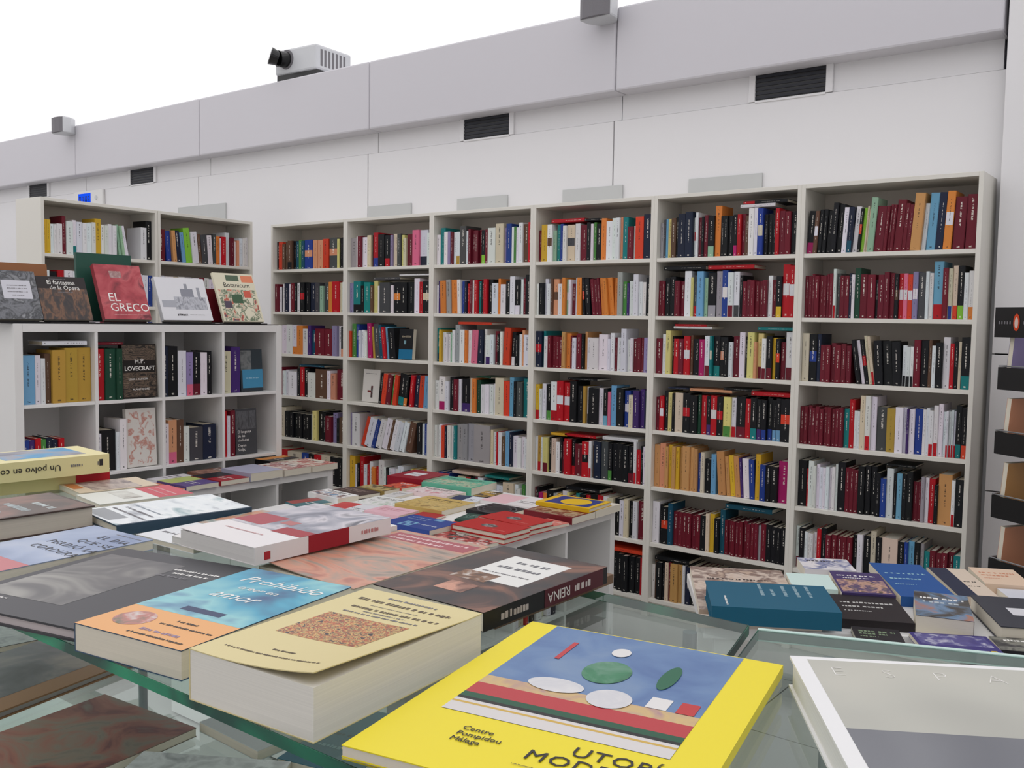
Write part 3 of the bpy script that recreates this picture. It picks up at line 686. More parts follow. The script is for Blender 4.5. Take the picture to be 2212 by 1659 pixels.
def g2():
    a = Vector((5.290, -3.505)); dx = Vector((.933, .36)); dn = Vector((.19, -.98))
    P = [a+dn*.62, a+dx*1.3+Vector((.36, -.933))*.62, a+dx*1.3, a]
    plate('glass_top', [tuple(q) for q in P], GZ-.0105, GZ, e2, GEDGE, (0, 3))
    a2 = P[3]; b2 = P[2]; d = (b2-a2).normalized(); nn = Vector((-d.y, d.x))
    q = MB(); q.prism([tuple(v) for v in (a2, b2, b2+nn*.006, a2+nn*.006)][::1], GZ-.012, GZ+.001); build('lit_edge', q, MINT, e2)  # pale strip painting the back edge of the glass top as lit
    q = MB(); C = sum(P, Vector((0, 0)))/4; q.prism([tuple(C+(v-C)*.9) for v in P], .08, .80); build('cabinet_body', q, W_LAM2, e2)
    q = MB(); q.prism([tuple(C+(v-C)*.86) for v in P], 0, .08); build('plinth', q, W_LAM2, e2)
    for v in P:
        v = C+(v-C)*.88; q = MB(); q.cyl((v.x, v.y, .80), (v.x, v.y, GZ-.0105), .008); build('post', q, STEEL, e2)
cparts(e2, g2)

G1G = 'books laid out on the glass counter'
flat_book('thick beige paperback with colourful miniature panel on the glass counter', (4.9766, -4.0127, 1.2700, 4.29, 0.1517, 0.2323), .0463, (218, 204, 152), 'L',
  patches=[(.17, .33, .84, .64, pic('miniature', (40, 28, 44), (70, 46, 56), (214, 186, 116), (186, 84, 50), (110, 74, 60), (220, 190, 120), (60, 40, 52), scale=170, detail=3))],
  marks=[(.3, .915, .72, .005, GREY_INK), (.12, .845, .9, .0075, BROWN_INK), (.3, .80, .7, .0018, GREY_INK), (.2, .745, .92, .006, BROWN_INK), (.35, .715, .7, .003, GREY_INK), (.22, .68, .84, .004, GREY_INK), (.42, .16, .6, .0035, BROWN_INK), (.12, .10, .88, .003, BROWN_INK)],
  curl=(1, 0, .012), group=G1G, pages=(232, 229, 220))
flat_book('paperback with orange foot and white brush lettering over blue sky, on glass counter', (4.7838, -4.0151, 1.2700, 8.19, 0.1528, 0.2468), .0290, (60, 84, 110), 'L',
  patches=[(0, 0, 1, .30, (232, 172, 112)), (0, .30, 1, 1, pic('seasky', (40, 70, 120), (60, 160, 190), (140, 200, 205), (50, 90, 150), scale=9, detail=3)),
           (.34, .35, .72, .40, (46, 62, 98))], discs=[(.25, .17, .15, .085, pic('portrait', (110, 110, 90), (190, 120, 110), (210, 205, 200), scale=60))],
  texts=[('Prohibido', .16, .80, .030, WHITE_INK, 0, dict(shear=.3)), ('creer en', .3, .70, .017, WHITE_INK, 0, dict(shear=.3)), ('amor', .24, .56, .031, WHITE_INK, 0, dict(shear=.3))],
  marks=[(.55, .22, .74, .0045, DARK_INK), (.48, .17, .95, .004, DARK_INK), (.45, .085, .8, .006, ink((150, 130, 160))), (.42, .04, .92, .004, DARK_INK)], group=G1G)
flat_book('large dark grey hardcover with a faint pale face on the glass counter', (4.5408, -4.0515, 1.2700, 12.76, 0.2350, 0.2709), .014, (66, 66, 70), 'L', hard=True,
  patches=[(.06, .18, .62, .88, pic('greyface', (62, 62, 66), (96, 94, 94), (150, 148, 142), (74, 74, 78), scale=7, detail=3, dist=1.5))],
  marks=[(.05, .06, .3, .004, WHITE_INK), (.05, .1, .26, .004, WHITE_INK), (.05, .14, .3, .004, WHITE_INK), (.62, .8, .93, .006, WHITE_INK), (.66, .75, .9, .006, WHITE_INK), (.6, .7, .82, .006, GREY_INK)], group=G1G, pages=(210, 200, 200))
flat_book('misty blue-grey paperback titled in thin capitals on the glass counter', (4.3307, -3.9658, 1.2700, 2.45, 0.1500, 0.2250), .0145, (150, 164, 190), 'L', hard=False,
  patches=[(0, 0, 1, .2, (196, 120, 124)), (0, .2, 1, 1, pic('mist', (120, 138, 172), (160, 174, 200), (190, 196, 210), scale=8, detail=3))],
  texts=[('EL DÍA', .52, .80, .020, DARK_INK, 0, dict(space=1.2)), ('QUE SE', .47, .68, .020, DARK_INK, 0, dict(space=1.2)), ('PERDIÓ LA', .28, .56, .020, DARK_INK, 0, dict(space=1.2)), ('CORDURA', .3, .44, .020, DARK_INK, 0, dict(space=1.2))],
  marks=[(.55, .93, .95, .003, GREY_INK)], group=G1G)
flat_book('glossy dark brown hardcover with rows of pale lettering on the glass counter', (4.0978, -3.9225, 1.2700, -3.02, 0.1600, 0.2200), .034, (74, 58, 52), 'L', hard=True,
  patches=[(.02, .02, .98, .98, pic('brownphoto', (60, 46, 44), (84, 66, 58), (130, 90, 78), (70, 52, 50), scale=9, detail=3))],
  marks=[(.45, .72, .85, .014, ink((190, 200, 200))), (.3, .56, .8, .014, ink((170, 184, 186))), (.3, .4, .7, .012, ink((170, 184, 186)))], group=G1G, pages=(206, 196, 182))
flat_book('thin white and grey hardcover with dark blue edge on the glass counter', (4.2006, -3.6987, 1.2700, -8.99, 0.1550, 0.2254), .016, (52, 74, 92), 'R', hard=True,
  patches=[(.0, .0, .97, 1, pic('wave', (150, 156, 164), (226, 232, 234), (236, 240, 240), (150, 176, 180), scale=11, detail=4, stretch=(1, 2.4, 1))), (.05, .02, .7, .16, (150, 154, 158))],
  marks=[(.1, .2, .9, .006, GREY_INK), (.15, .28, .85, .006, GREY_INK), (.1, .36, .8, .005, ink((150, 160, 170)))], group=G1G)
flat_book('thin white booklet with dark capitals under the stacked white volumes', (4.3948, -3.7160, 1.2700, 1.56, 0.1411, 0.2374), .008, (222, 224, 226), 'L',
  patches=[(0, .45, 1, 1, pic('greygreen', (96, 112, 108), (160, 168, 160), (196, 130, 90), (130, 138, 134), scale=30))],
  marks=[(.15, .3, .9, .009, GREY_INK), (.1, .14, .9, .009, GREY_INK)], group=G1G)
flat_book('lower of two thick white paperbacks stacked with a wine red band', (4.4840, -3.7131, 1.2784, -0.24, 0.1943, 0.2651), .0105, (224, 222, 220), 'R', group=G1G, pages=(228, 226, 222))
W8 = flat_book('upper thick white paperback with wine red band around its photographed cover', (4.5479, -3.7408, 1.2892, 0.15, 0.1635, 0.2457), .0235, (228, 224, 224), 'R',
  patches=[(0, .32, 1, 1, pic('eye', (110, 112, 124), (150, 152, 164), (206, 202, 208), (96, 98, 108), scale=13, detail=3, stretch=(1, .7, 1), dist=1.5)), (0, .36, .38, .58, (166, 66, 76)), (.62, .30, 1.0, .42, (160, 40, 52)), (.44, .46, .6, .54, (180, 110, 110))],
  spine_bands=[(.36, .66, (150, 26, 40)), (.06, .10, (170, 40, 50), .2, .65)], spine_marks=[(.76, .9, .5, .006, ink((190, 130, 130)))], marks=[(.2, .2, .7, .004, ink((200, 150, 150)))], curl=(0, 0, .002), group=G1G, pages=(228, 226, 222))
flat_book('thin paperback with grasping hand painting and dusky pink label on glass counter', (4.6882, -3.7158, 1.2700, 1.70, 0.1745, 0.2749), .011, (176, 160, 142), 'L',
  patches=[(0, .0, 1, 1, pic('handpainting', (118, 108, 100), (166, 150, 136), (206, 150, 126), (178, 116, 100), (150, 140, 128), scale=9, detail=3, stretch=(.8, 1.6, 1), dist=2)), (.06, .80, .96, .95, (166, 84, 92))],
  marks=[(.12, .885, .9, .0085, ink((226, 196, 196))), (.12, .82, .7, .0085, ink((226, 196, 196)))], curl=(0, 0, .010), group=G1G)
flat_book('brown and cream paperback jutting out under the thick black one', (4.8970, -3.6887, 1.2700, -0.60, 0.1688, 0.2430), .0115, (110, 84, 62), 'R', group=G1G)
flat_book('thick black paperback with ragged white label and old-master cover', (4.9192, -3.7335, 1.2817, -0.19, 0.1648, 0.2438), .021, (22, 20, 22), 'R',
  patches=[(.0, .0, 1, 1, pic('oldmaster', (20, 20, 26), (30, 26, 28), (66, 42, 34), (130, 86, 66), (40, 30, 30), scale=10, detail=4, dist=1.2)), (.28, .40, .82, .86, (226, 226, 222)), (.24, .36, .56, .5, pic('ragged', (30, 24, 26), (130, 90, 60), (220, 218, 212), scale=45)), (.35, .16, .6, .3, pic('brow', (96, 58, 46), (206, 150, 126), (180, 120, 100), scale=30))],
  marks=[(.42, .74, .72, .010, ink((110, 110, 116))), (.36, .63, .74, .010, ink((110, 110, 116))), (.34, .53, .76, .004, GREY_INK)],
  spine_texts=[('REINA', .66, .0165, ink((206, 200, 196)), True)], spine_marks=[(.12, .33, .5, .008, ink((170, 160, 156))), (.70, .84, .5, .008, ink((190, 180, 176)))], spine_bands=[(.45, .96, (74, 16, 28))], group=G1G)
yl = (236, 218, 46)
flat_book('lower of two identical yellow art catalogues at the counter end', (5.1643, -4.0049, 1.2700, 10.48, 0.2660, 0.3410), .009, yl, 'R', group=G1G)
flat_book('upper yellow art catalogue with a blue and striped painting on its cover', (5.1760, -4.0156, 1.2792, 10.73, 0.2618, 0.3331), .0095, yl, 'R',
  patches=[(.115, .285, .86, .995, pic('painted_blue', (72, 104, 156), (96, 128, 172), (116, 142, 176), scale=14, detail=5)),
    (.115, .47, .86, .53, pic('painted_sand', (186, 160, 140), (206, 176, 120), (170, 130, 140), scale=30)), (.115, .405, .86, .475, (184, 58, 64)), (.115, .375, .86, .405, (28, 84, 60)), (.115, .36, .86, .376, (30, 30, 30)),
    (.115, .285, .86, .36, (214, 210, 208)), (.115, .335, .86, .345, (206, 170, 80)), (.68, .53, .75, .60, (224, 222, 220)), (.78, .53, .84, .60, (190, 54, 56)), (.25, .73, .27, .88, (190, 60, 66))],
  discs=[(.47, .70, .085, .085, pic('painted_green', (24, 92, 62), (44, 124, 84), (110, 150, 130), scale=30)), (.36, .55, .10, .045, pic('painted_white', (226, 224, 222), (206, 206, 210), (232, 230, 226), scale=24)), (.56, .53, .075, .06, pic('painted_white', (0, 0, 0))), (.45, .86, .035, .035, (222, 220, 218)), (.68, .74, .03, .09, (36, 100, 72))],
  texts=[('UTOPÍAS', .60, .195, .022, DARK_INK, 0, dict(space=1.1)), ('MODERNAS', .49, .135, .022, DARK_INK, 0, dict(space=1.1)), ('Centre', .25, .20, .0095, DARK_INK), ('Pompidou', .25, .17, .0095, DARK_INK), ('Málaga', .25, .14, .0095, DARK_INK)],
  marks=[(.48, .1, .9, .0012, DARK_INK)], group=G1G)
flat_book('pale yellow thick paperback with blue picture, uppermost of its stack', (3.7816, -3.7225, 1.2985, -5.64, 0.1500, 0.2300), .036, (226, 216, 160), 'R',
  patches=[(.06, .22, .80, .86, pic('bluepicture', (40, 130, 180), (60, 150, 196), (150, 150, 160), (110, 110, 124), scale=12, detail=3))],
  spine_texts=[('Un polvo en condiciones', .60, .017, DARK_INK, True)], spine_marks=[(.68, .77, .55, .005, GREY_INK)], spine_bands=[(.915, .945, (46, 44, 44), .4, .75), (.90, .91, (120, 116, 110), .45, .65)], group=G1G)
flat_book('pale yellow paperback with red spine band, under the stack with blue picture', (3.7474, -3.6989, 1.2700, -9.42, 0.1500, 0.2300), .028, (222, 210, 150), 'R', spine_bands=[(.72, 1.0, (186, 26, 40))], group=G1G)
flat_book('cream paperback with old street photograph lying by the pale yellow stack', (3.9182, -3.5907, 1.2700, -9.64, 0.1147, 0.1469), .010, (206, 190, 164), 'L',
  patches=[(.05, .2, .95, .8, pic('street', (110, 100, 100), (170, 156, 146), (196, 186, 172), scale=35, stretch=(1, 2, 1))), (.05, .03, .6, .16, (190, 120, 70))], group=G1G)
flat_book('white booklet with pink-red end panel lying by the cream one', (4.0316, -3.6166, 1.2700, -9.20, 0.1153, 0.1701), .008, (220, 222, 214), 'L',
  patches=[(.0, .62, 1, 1, (196, 70, 84)), (.1, .3, .8, .5, pic('sketch', (214, 216, 206), (196, 196, 186), (120, 110, 100), scale=24))], marks=[(.1, .82, .9, .005, ink((230, 180, 180))), (.1, .72, .9, .005, ink((230, 180, 180)))], group=G1G)
flat_book('large white-edged hardcover with misty grey cover and thin silver capitals', (5.4939, -3.8334, 1.2700, 31.21, 0.2589, 0.2241), .03, (236, 236, 236), 'N', hard=True,
  patches=[(.055, .0, 1, .965, pic('mistyhills', (168, 168, 160), (186, 186, 176), (200, 198, 186), scale=4, detail=2)), (.055, .0, 1, .30, pic('hillside', (96, 98, 106), (120, 122, 128), (140, 140, 142), scale=5, detail=2))],
  texts=[(ch, .11+.17*k, .80, .028, WHITE_INK, 0, dict(bold=-.0009)) for k, ch in enumerate('ESPA')], group='books on the second glass counter', pages=(232, 232, 230))
# ------------------------------------------------------------------ on the lower glass shelf
SG = 'books on the lower glass shelf'; SB = 1.045
flat_book('dark photographic book with tan border on the lower glass shelf', (4.1678, -4.0000, 1.0450, 10.06, 0.2100, 0.2900), .012, (150, 112, 78), 'L', hard=True, patches=[(0, .0, .80, 1, pic('darkphoto', (52, 52, 56), (90, 90, 92), (140, 130, 120), (44, 46, 50), scale=9, detail=4))], group=SG, pages=(180, 178, 172))
flat_book('grey book with pale floral pattern on the lower glass shelf', (3.8917, -3.8571, 1.0450, -10.39, 0.1900, 0.2400), .01, (110, 112, 112), 'L', patches=[(0, 0, 1, 1, pic('floral', (84, 90, 90), (150, 156, 152), (110, 114, 112), scale=26))], group=SG)
flat_book('painting catalogue with clasped hands in dusky reds on the lower shelf', (4.4408, -4.0500, 1.0450, 5.06, 0.2000, 0.2700), .012, (130, 120, 108), 'L', patches=[(0, 0, 1, 1, pic('duskyhands', (92, 90, 84), (130, 120, 104), (150, 96, 80), (110, 58, 56), (120, 116, 104), scale=9, detail=4, dist=2))], group=SG)
flat_book('plain white catalogue with a line of small print on the lower shelf', (4.6071, -3.7523, 1.0450, -2.02, 0.1307, 0.1158), .014, (206, 212, 210), 'L', marks=[(.2, .4, .7, .004, GREY_INK)], group=SG)
flat_book('shiny silver catalogue catching the light on the lower shelf', (4.6813, -3.9405, 1.0450, 30.89, 0.1931, 0.1110), .012, (214, 218, 216), 'L', patches=[(0, 0, 1, 1, pic('silver', (190, 196, 192), (230, 236, 232), (170, 176, 174), scale=30, rough=.2))], group=SG)
flat_book('teal paperback with handwriting-like marks on the lower glass shelf', (4.7687, -3.7506, 1.0450, 13.40, 0.1127, 0.1751), .012, (54, 116, 134), 'L', marks=[(.2, .3, .8, .008, ink((130, 170, 180))), (.2, .5, .8, .008, ink((40, 80, 96)))], group=SG)

# ------------------------------------------------------------------ book island (table of low cube shelves)
IG = 'books laid out on the island'
def tb(label, geo, t, rgb, style=None, c2=(120, 110, 105), c3=(220, 216, 208), group=IG, **kw):
    pt, mk = [], []
    dark = sum(rgb) < 330; ik = WHITE_INK if dark else DARK_INK
    nm = '%d_%d_%d' % rgb+'_%d_%d_%d' % c2
    if style == 'photo': pt = [(.04, .06, .96, .62, pic('tp'+nm, c2, rgb, c3, tuple(int(v*.6) for v in c2), scale=32, detail=4))]; mk = [(.1, .78, .85, .012, ik), (.2, .68, .7, .008, ik)]
    elif style == 'full': pt = [(0, 0, 1, 1, pic('tf'+nm, rgb, c2, c3, rgb, scale=22, detail=4))]; mk = [(.15, .7, .8, .012, ik)]
    elif style == 'half': pt = [(0, 0, .5, 1, c2)]; mk = [(.55, .5, .9, .01, ik), (.55, .35, .85, .008, ik)]
    elif style == 'label': pt = [(.22, .3, .62, .7, c2)]; mk = [(.26, .48, .58, .008, DARK_INK)]
    elif style == 'text': mk = [(.12, .66, .88, .014, ink(c2)), (.12, .5, .7, .014, ink(c2)), (.12, .34, .5, .008, ink(c2))]
    return flat_book(label, geo, t, rgb, kw.pop('spine', 'N'), patches=pt, marks=mk, group=group, **kw)
Z2 = .7715
o = flat_book('thick royal blue paperback with pale blue square emblem on the book island', (3.0407, -1.8546, 0.7715, -0.00, 0.2545, 0.1820), .03, (38, 66, 140), 'N',
  patches=[(.28, .06, .52, .42, (120, 170, 200)), (.32, .12, .48, .36, (38, 66, 140)), (.36, .18, .44, .3, (120, 170, 200)), (.56, .8, .72, .96, (110, 160, 196))], marks=[(.12, .78, .5, .012, ink((130, 150, 190))), (.12, .62, .5, .012, ink((130, 150, 190))), (.56, .3, .92, .014, ink((180, 190, 210)))], group=IG)
RED = (178, 32, 30)
for base, q, lb in ((0, (3.3066, -1.7446, 0.7715, -0.84, 0.2660, 0.1623), 'red hardcover at the bottom of the pair beside the white patterned book'), (1, (3.3066, -1.7446, 0.7715, -0.84, 0.2660, 0.1623), 'red hardcover with small oval portrait on top beside white patterned book'),
                 (0, (3.2918, -1.5624, 0.7715, -5.09, 0.2645, 0.1600), 'red hardcover at the bottom of the pair beside the salmon book'), (1, (3.2918, -1.5624, 0.7715, -5.09, 0.2645, 0.1600), 'red hardcover with small square photograph on top beside salmon book')):
    q = list(q); q[2] = .7715+.0205*base; q[0] += (.004 if base else 0)
    flat_book(lb, tuple(q), .020, RED, 'L', hard=True, discs=[(.48, .48, .14, .15, pic('ovalphoto', (200, 200, 198), (90, 88, 88), (60, 58, 58), scale=40))] if base else [], marks=[(.66, .2, .9, .008, ink((206, 120, 110)))] if base else [], group=IG)
tb('white book with red pattern and black corner in front of the red hardcovers', (3.2928, -1.8942, 0.7715, -4.56, 0.2579, 0.1501), .012, (214, 208, 200), 'full', (176, 50, 48), (40, 38, 38))
tb('black book with grey rings and red lettering on the book island', (3.0953, -1.4014, 0.7715, -1.23, 0.1946, 0.1849), .018, (28, 28, 32), 'text', (170, 54, 46), discs=[(.5, .5, .46, .46, (96, 96, 100)), (.5, .5, .43, .43, (28, 28, 32)), (.5, .5, .34, .34, (70, 70, 74)), (.5, .5, .31, .31, (28, 28, 32))])
tb('white book with faint pink squares on the book island', (2.9978, -1.1915, 0.7715, 1.71, 0.2902, 0.1909), .016, (224, 220, 220), 'half', (226, 186, 192))
tb('dark red book with small scene picture beside the blue and yellow one', (3.3259, -1.2947, 0.7715, -0.12, 0.2487, 0.1765), .03, (112, 24, 34), 'photo', (120, 90, 70), (180, 160, 130))
tb('salmon pink booklet at the island edge behind the red hardcovers', (3.4351, -1.4042, 0.7715, -9.55, 0.1232, 0.1106), .012, (206, 120, 108), 'text', (226, 180, 170))
flat_book('hardcover in yellow with blue panel and big yellow disc at the island corner', (3.3074, -1.1835, 0.8023, 3.34, 0.2681, 0.2004), .018, (222, 178, 28), 'N', hard=True,
  patches=[(.12, .1, .92, .92, (40, 56, 128))], discs=[(.55, .5, .26, .34, (226, 184, 30))], marks=[(.02, .84, .3, .016, ink((40, 56, 128)))], group=IG)
tb('cream paperback under the yellow hardcover at the island corner', (3.2864, -1.1174, 0.7715, 0.82, 0.2887, 0.2053), .0305, (220, 214, 200))
tb('ochre booklet with small sketch on the book island', (2.7985, -1.5365, 0.7715, 2.68, 0.2656, 0.2371), .024, (196, 168, 98), 'photo', (150, 120, 66), (206, 180, 110))
tb('pale pink and white paperback next to the ochre booklet', (2.7891, -1.7105, 0.7715, 4.07, 0.1909, 0.1367), .018, (222, 180, 190), 'text', (200, 140, 150))
tb('plain red booklet lying under the ochre one', (2.9849, -1.6786, 0.7715, 6.94, 0.1203, 0.1435), .01, (164, 36, 48))
tb('dark green booklet between the blue book and the black one', (3.1713, -1.5660, 0.7715, 13.29, 0.1261, 0.1349), .012, (30, 70, 60), 'text', (120, 150, 140))
tb('mint green thick paperback at the far end of the island', (2.5627, -1.1098, 0.7715, 5.42, 0.2949, 0.2230), .036, (96, 176, 148), 'photo', (70, 140, 112), (196, 200, 170), hard=False)
tb('crimson-spined thick book with white cover at the far end of the island', (2.3391, -1.1232, 0.7715, 5.36, 0.2231, 0.2293), .045, (140, 20, 40), 'label', (214, 214, 216), hard=True)
tb('white book with pale rose figure and red edges on the island', (2.5979, -1.2541, 0.7715, 2.52, 0.2467, 0.1471), .018, (226, 204, 204), 'photo', (206, 130, 140), (232, 220, 220))
tb('small white paperback with seaside photograph on the island', (2.3172, -1.6180, 0.7715, -4.68, 0.2253, 0.1174), .026, (228, 228, 226), 'photo', (70, 120, 160), (130, 90, 80))
tb('dark brown hardcover near the seaside photograph paperback', (2.3287, -1.4985, 0.7715, -5.22, 0.2076, 0.1434), .02, (66, 48, 44), 'text', (150, 130, 120), hard=True)
tb('thin teal and red album at the island edge', (2.3513, -1.7764, 0.7715, -10.28, 0.1409, 0.1551), .008, (64, 110, 116), 'half', (150, 70, 66))
tb('pale pinkish white magazine behind the thick white paperbacks', (2.5703, -2.0976, 0.7715, 10.40, 0.2059, 0.1581), .008, (222, 210, 212), 'text', (200, 180, 186))
tb('gold patterned book at the back row of the island', (2.3713, -1.3583, 0.7715, 0.54, 0.1823, 0.1046), .022, (150, 128, 70), 'full', (70, 58, 40), (190, 170, 110))
tb('orange-red book with dark picture at the back row of the island', (2.4330, -1.2465, 0.7715, -2.61, 0.1320, 0.1328), .022, (196, 74, 52), 'photo', (60, 50, 60), (214, 110, 80))
tb('white booklet with pale green sketch in the middle of the island', (2.5896, -1.5985, 0.7715, 7.46, 0.2146, 0.1947), .01, (220, 222, 218), 'photo', (170, 190, 170), (232, 232, 232))
tb('white booklet with red wave along its side on the island', (2.5877, -1.7970, 0.7715, 9.19, 0.2030, 0.1906), .01, (216, 216, 220), 'half', (190, 60, 62))
tb('peach coloured booklet in front of the seaside photograph paperback', (2.6123, -1.9264, 0.7715, 9.38, 0.2036, 0.1306), .009, (222, 188, 160), 'text', (190, 150, 130))
tb('white and navy booklet behind the ochre one', (2.8709, -1.2953, 0.7715, 11.53, 0.1448, 0.1522), .012, (214, 218, 226), 'half', (40, 52, 90))
tb('black and gold booklet beside the white book with pink squares', (2.9058, -1.1296, 0.7715, 13.02, 0.0916, 0.1410), .014, (60, 48, 36), 'full', (190, 150, 50), (40, 34, 30))
tb('pale grey booklet under the gold patterned book edge', (2.5793, -1.4011, 0.7715, 5.74, 0.0788, 0.1419), .012, (206, 206, 204), 'text', (140, 140, 140))
tb('red and white booklet beneath the blue paperback', (3.1321, -1.6671, 0.7715, 1.40, 0.1163, 0.0807), .008, (196, 50, 50), 'half', (220, 214, 206))
# ------------------------------------------------------------------ low table in front of the tall cube shelf
LG = 'books on the low table by the tall cube shelf'
def t1(label, geo, t, rgb, style=None, c2=(120, 110, 105), c3=(220, 216, 208), **kw): return tb(label, geo, t, rgb, style, c2, c3, group=LG, **kw)
t1('paperback with red and cream flecks at the end of the low table', (1.538, -1.135, .7715, 0.1, .25, 0.179), 0.032, (214, 206, 190), 'full', (176, 60, 52), (226, 220, 206))
t1('paperback with white and dark red print next to the lilac-grey one', (1.539, -1.325, .7715, 0.2, .25, 0.179), 0.034, (206, 198, 186), 'full', (150, 40, 48), (222, 216, 206))
t1('thick lilac-grey paperback on the low table', (1.541, -1.535, .7715, -0.9, .25, 0.199), 0.042, (168, 168, 188))
t1('black and red paperback on the low table', (1.537, -1.715, .7715, 0.7, .25, 0.169), 0.024, (150, 24, 36), 'half', (26, 24, 28))
t1('lime and black paperback with purple spine on the low table', (1.539, -1.905, .7715, -0.5, .25, 0.179), 0.024, (92, 76, 130), 'half', (176, 190, 110))
t1('salmon orange booklet at the near end of the low table', (1.543, -2.100, .7715, -0.1, .25, 0.184), 0.016, (206, 122, 92), 'text', (226, 170, 140))
t1('teal green booklet next to the salmon orange one', (1.542, -2.270, .7715, -0.0, .25, 0.159), 0.010, (66, 124, 108))
t1('black hardcover with orange end on the low table back row', (1.392, -1.210, .7715, 0, .135, 0.200), 0.040, (22, 22, 24), 'half', (206, 130, 40), hard=True)
t1('crimson booklet with black print in the low table back row', (1.392, -1.420, .7715, 0, .135, 0.190), 0.014, (130, 26, 40), 'half', (40, 30, 32))
t1('brown portrait paperback in the low table back row', (1.392, -1.640, .7715, 0, .135, 0.200), 0.020, (120, 80, 66), 'photo', (90, 50, 46), (180, 130, 110))
t1('white booklet with black capitals on the low table', (1.392, -1.870, .7715, 0, .135, 0.210), 0.012, (216, 214, 218), 'text', (40, 38, 42))
t1('pale grey booklet in the low table back row', (1.392, -2.100, .7715, 0, .135, 0.210), 0.012, (206, 204, 208), 'text', (150, 148, 152))
# ------------------------------------------------------------------ table near the corner
T3G = 'books on the table near the corner'; R3 = math.radians(29)
tg = (4.6761, -2.3521, 0.8200, 31.60, 1.1510, 0.5028)
e = tag(empty('book_table', (tg[0], tg[1], 0), math.radians(tg[3])), 'white table near the corner covered with overlapping books', 'table')
b = MB(); b.box(0, tg[4], 0, tg[5], .82, .851); build('table_top', b, W_LAM2, e, bevel=.003)
for x, y in ((.03, .02), (tg[4]-.08, .02), (.03, tg[5]-.07), (tg[4]-.08, tg[5]-.07)):
    b = MB(); b.box(x, x+.05, y, y+.05, 0, .82); build('leg', b, W_LAM2, e, bevel=.002)
def t3(label, geo, t, rgb, style=None, c2=(120, 110, 105), c3=(220, 216, 208), **kw): return tb(label, geo, t, rgb, style, c2, c3, group=T3G, spine=kw.pop('spine', 'N'), **kw)
TL = (24, 92, 118)
flat_book('thick teal cloth slipcase with columns of silver print on the corner table', (4.7098, -2.3808, 0.8720, 29.87, 0.3091, 0.2311), .045, TL, 'N', hard=True, pages=TL,
  marks=[(.08, .12, .42, .006, WHITE_INK, 1)]+[(.5, u, .5+ln, .010, ink((150, 176, 186)), 1) for u, ln in ((.43, .44), (.52, .26), (.62, .42), (.72, .42), (.82, .44))], group=T3G)
t3('book with faded brown map cover behind the teal slipcase', (4.6340, -2.2911, 0.8515, 29.96, 0.2684, 0.4321), .0202, (190, 168, 150), 'full', (120, 98, 90), (206, 190, 176))
t3('mint white booklet behind the teal slipcase', (4.7576, -1.9660, 0.8515, 28.80, 0.1205, 0.1548), .03, (204, 226, 220))
t3('white magazine with blue lettering at the back of the corner table', (4.7140, -1.7578, 0.8515, 30.31, 0.1493, 0.1381), .032, (214, 212, 216), 'full', (110, 120, 160), (226, 222, 222))
t3('purple paperback with old group photograph on the corner table', (4.8789, -1.9254, 0.8515, 27.32, 0.1403, 0.2274), .03, (70, 58, 104), 'photo', (150, 130, 110), (200, 160, 140))
t3('blue paperback with pale angular capitals on the corner table', (5.0135, -1.8506, 0.8515, 29.77, 0.1505, 0.3619), .028, (34, 84, 150), 'text', (150, 190, 200))
t3('navy and cream paperback with yellow sticker on the corner table', (5.1337, -1.7367, 0.8515, 28.53, 0.1079, 0.3078), .026, (214, 198, 180), 'half', (34, 42, 66))
t3('cream paperback with orange print at the back of the corner table', (5.1670, -1.5648, 0.8515, 25.69, 0.1267, 0.1862), .03, (222, 196, 172), 'text', (206, 140, 110))
t3('white booklet with faint print in front of the cream paperback', (5.2485, -1.6532, 0.8515, 29.06, 0.1692, 0.1085), .02, (206, 208, 216))
t3('black book with silver display lettering beside the teal slipcase', (4.9483, -2.1402, 0.8515, 27.59, 0.1751, 0.2219), .024, (40, 36, 38), 'text', (190, 190, 186), hard=True)
flat_book('thick novel with stormy photograph cover on the corner table', (5.1042, -2.0592, 0.8515, 15.59, 0.1302, 0.2324), .046, (52, 46, 46), 'R', patches=[(0, 0, 1, 1, pic('storm', (40, 40, 46), (80, 76, 72), (110, 140, 170), (170, 120, 100), scale=14))], marks=[(.1, .72, .9, .016, WHITE_INK), (.15, .56, .8, .016, ink((180, 190, 196)))], group=T3G)
flat_book('dark grey notebook with white label on the corner table', (5.2831, -1.9969, 0.8515, 26.25, 0.1947, 0.2675), .04, (60, 62, 70), 'R', hard=True, patches=[(.3, .38, .95, .62, (214, 214, 218))], group=T3G)
flat_book('purple magazine with yellow lettering at the front of the corner table', (5.1665, -2.2192, 0.8515, 29.17, 0.1777, 0.1392), .012, (62, 54, 120), 'N', patches=[(.05, .4, .95, .95, pic('starfaces', (62, 54, 120), (80, 76, 140), (190, 190, 206), scale=40))], marks=[(.2, .08, .95, .02, ink((220, 196, 40)))], group=T3G)
t3('dark booklet at the front of the corner table by the purple magazine', (5.0228, -2.2530, 0.8515, 24.75, 0.1102, 0.1123), .014, (36, 34, 38), 'text', (120, 140, 110))
t3('black patterned book in front of the dark grey notebook', (5.3028, -2.0979, 0.8515, 26.19, 0.1726, 0.0986), .014, (30, 30, 34), 'full', (130, 130, 120), (60, 60, 62))
flat_book('cream hardcover with pale red print at the front of the corner table', (4.6688, -2.3688, 0.8515, 34.18, 0.3048, 0.0632), .014, (222, 208, 194), 'N', marks=[(.35, .4, .46, .012, GREY_INK), (.5, .4, .64, .014, ink((206, 140, 140))), (.72, .4, .8, .012, GREY_INK)], group=T3G)

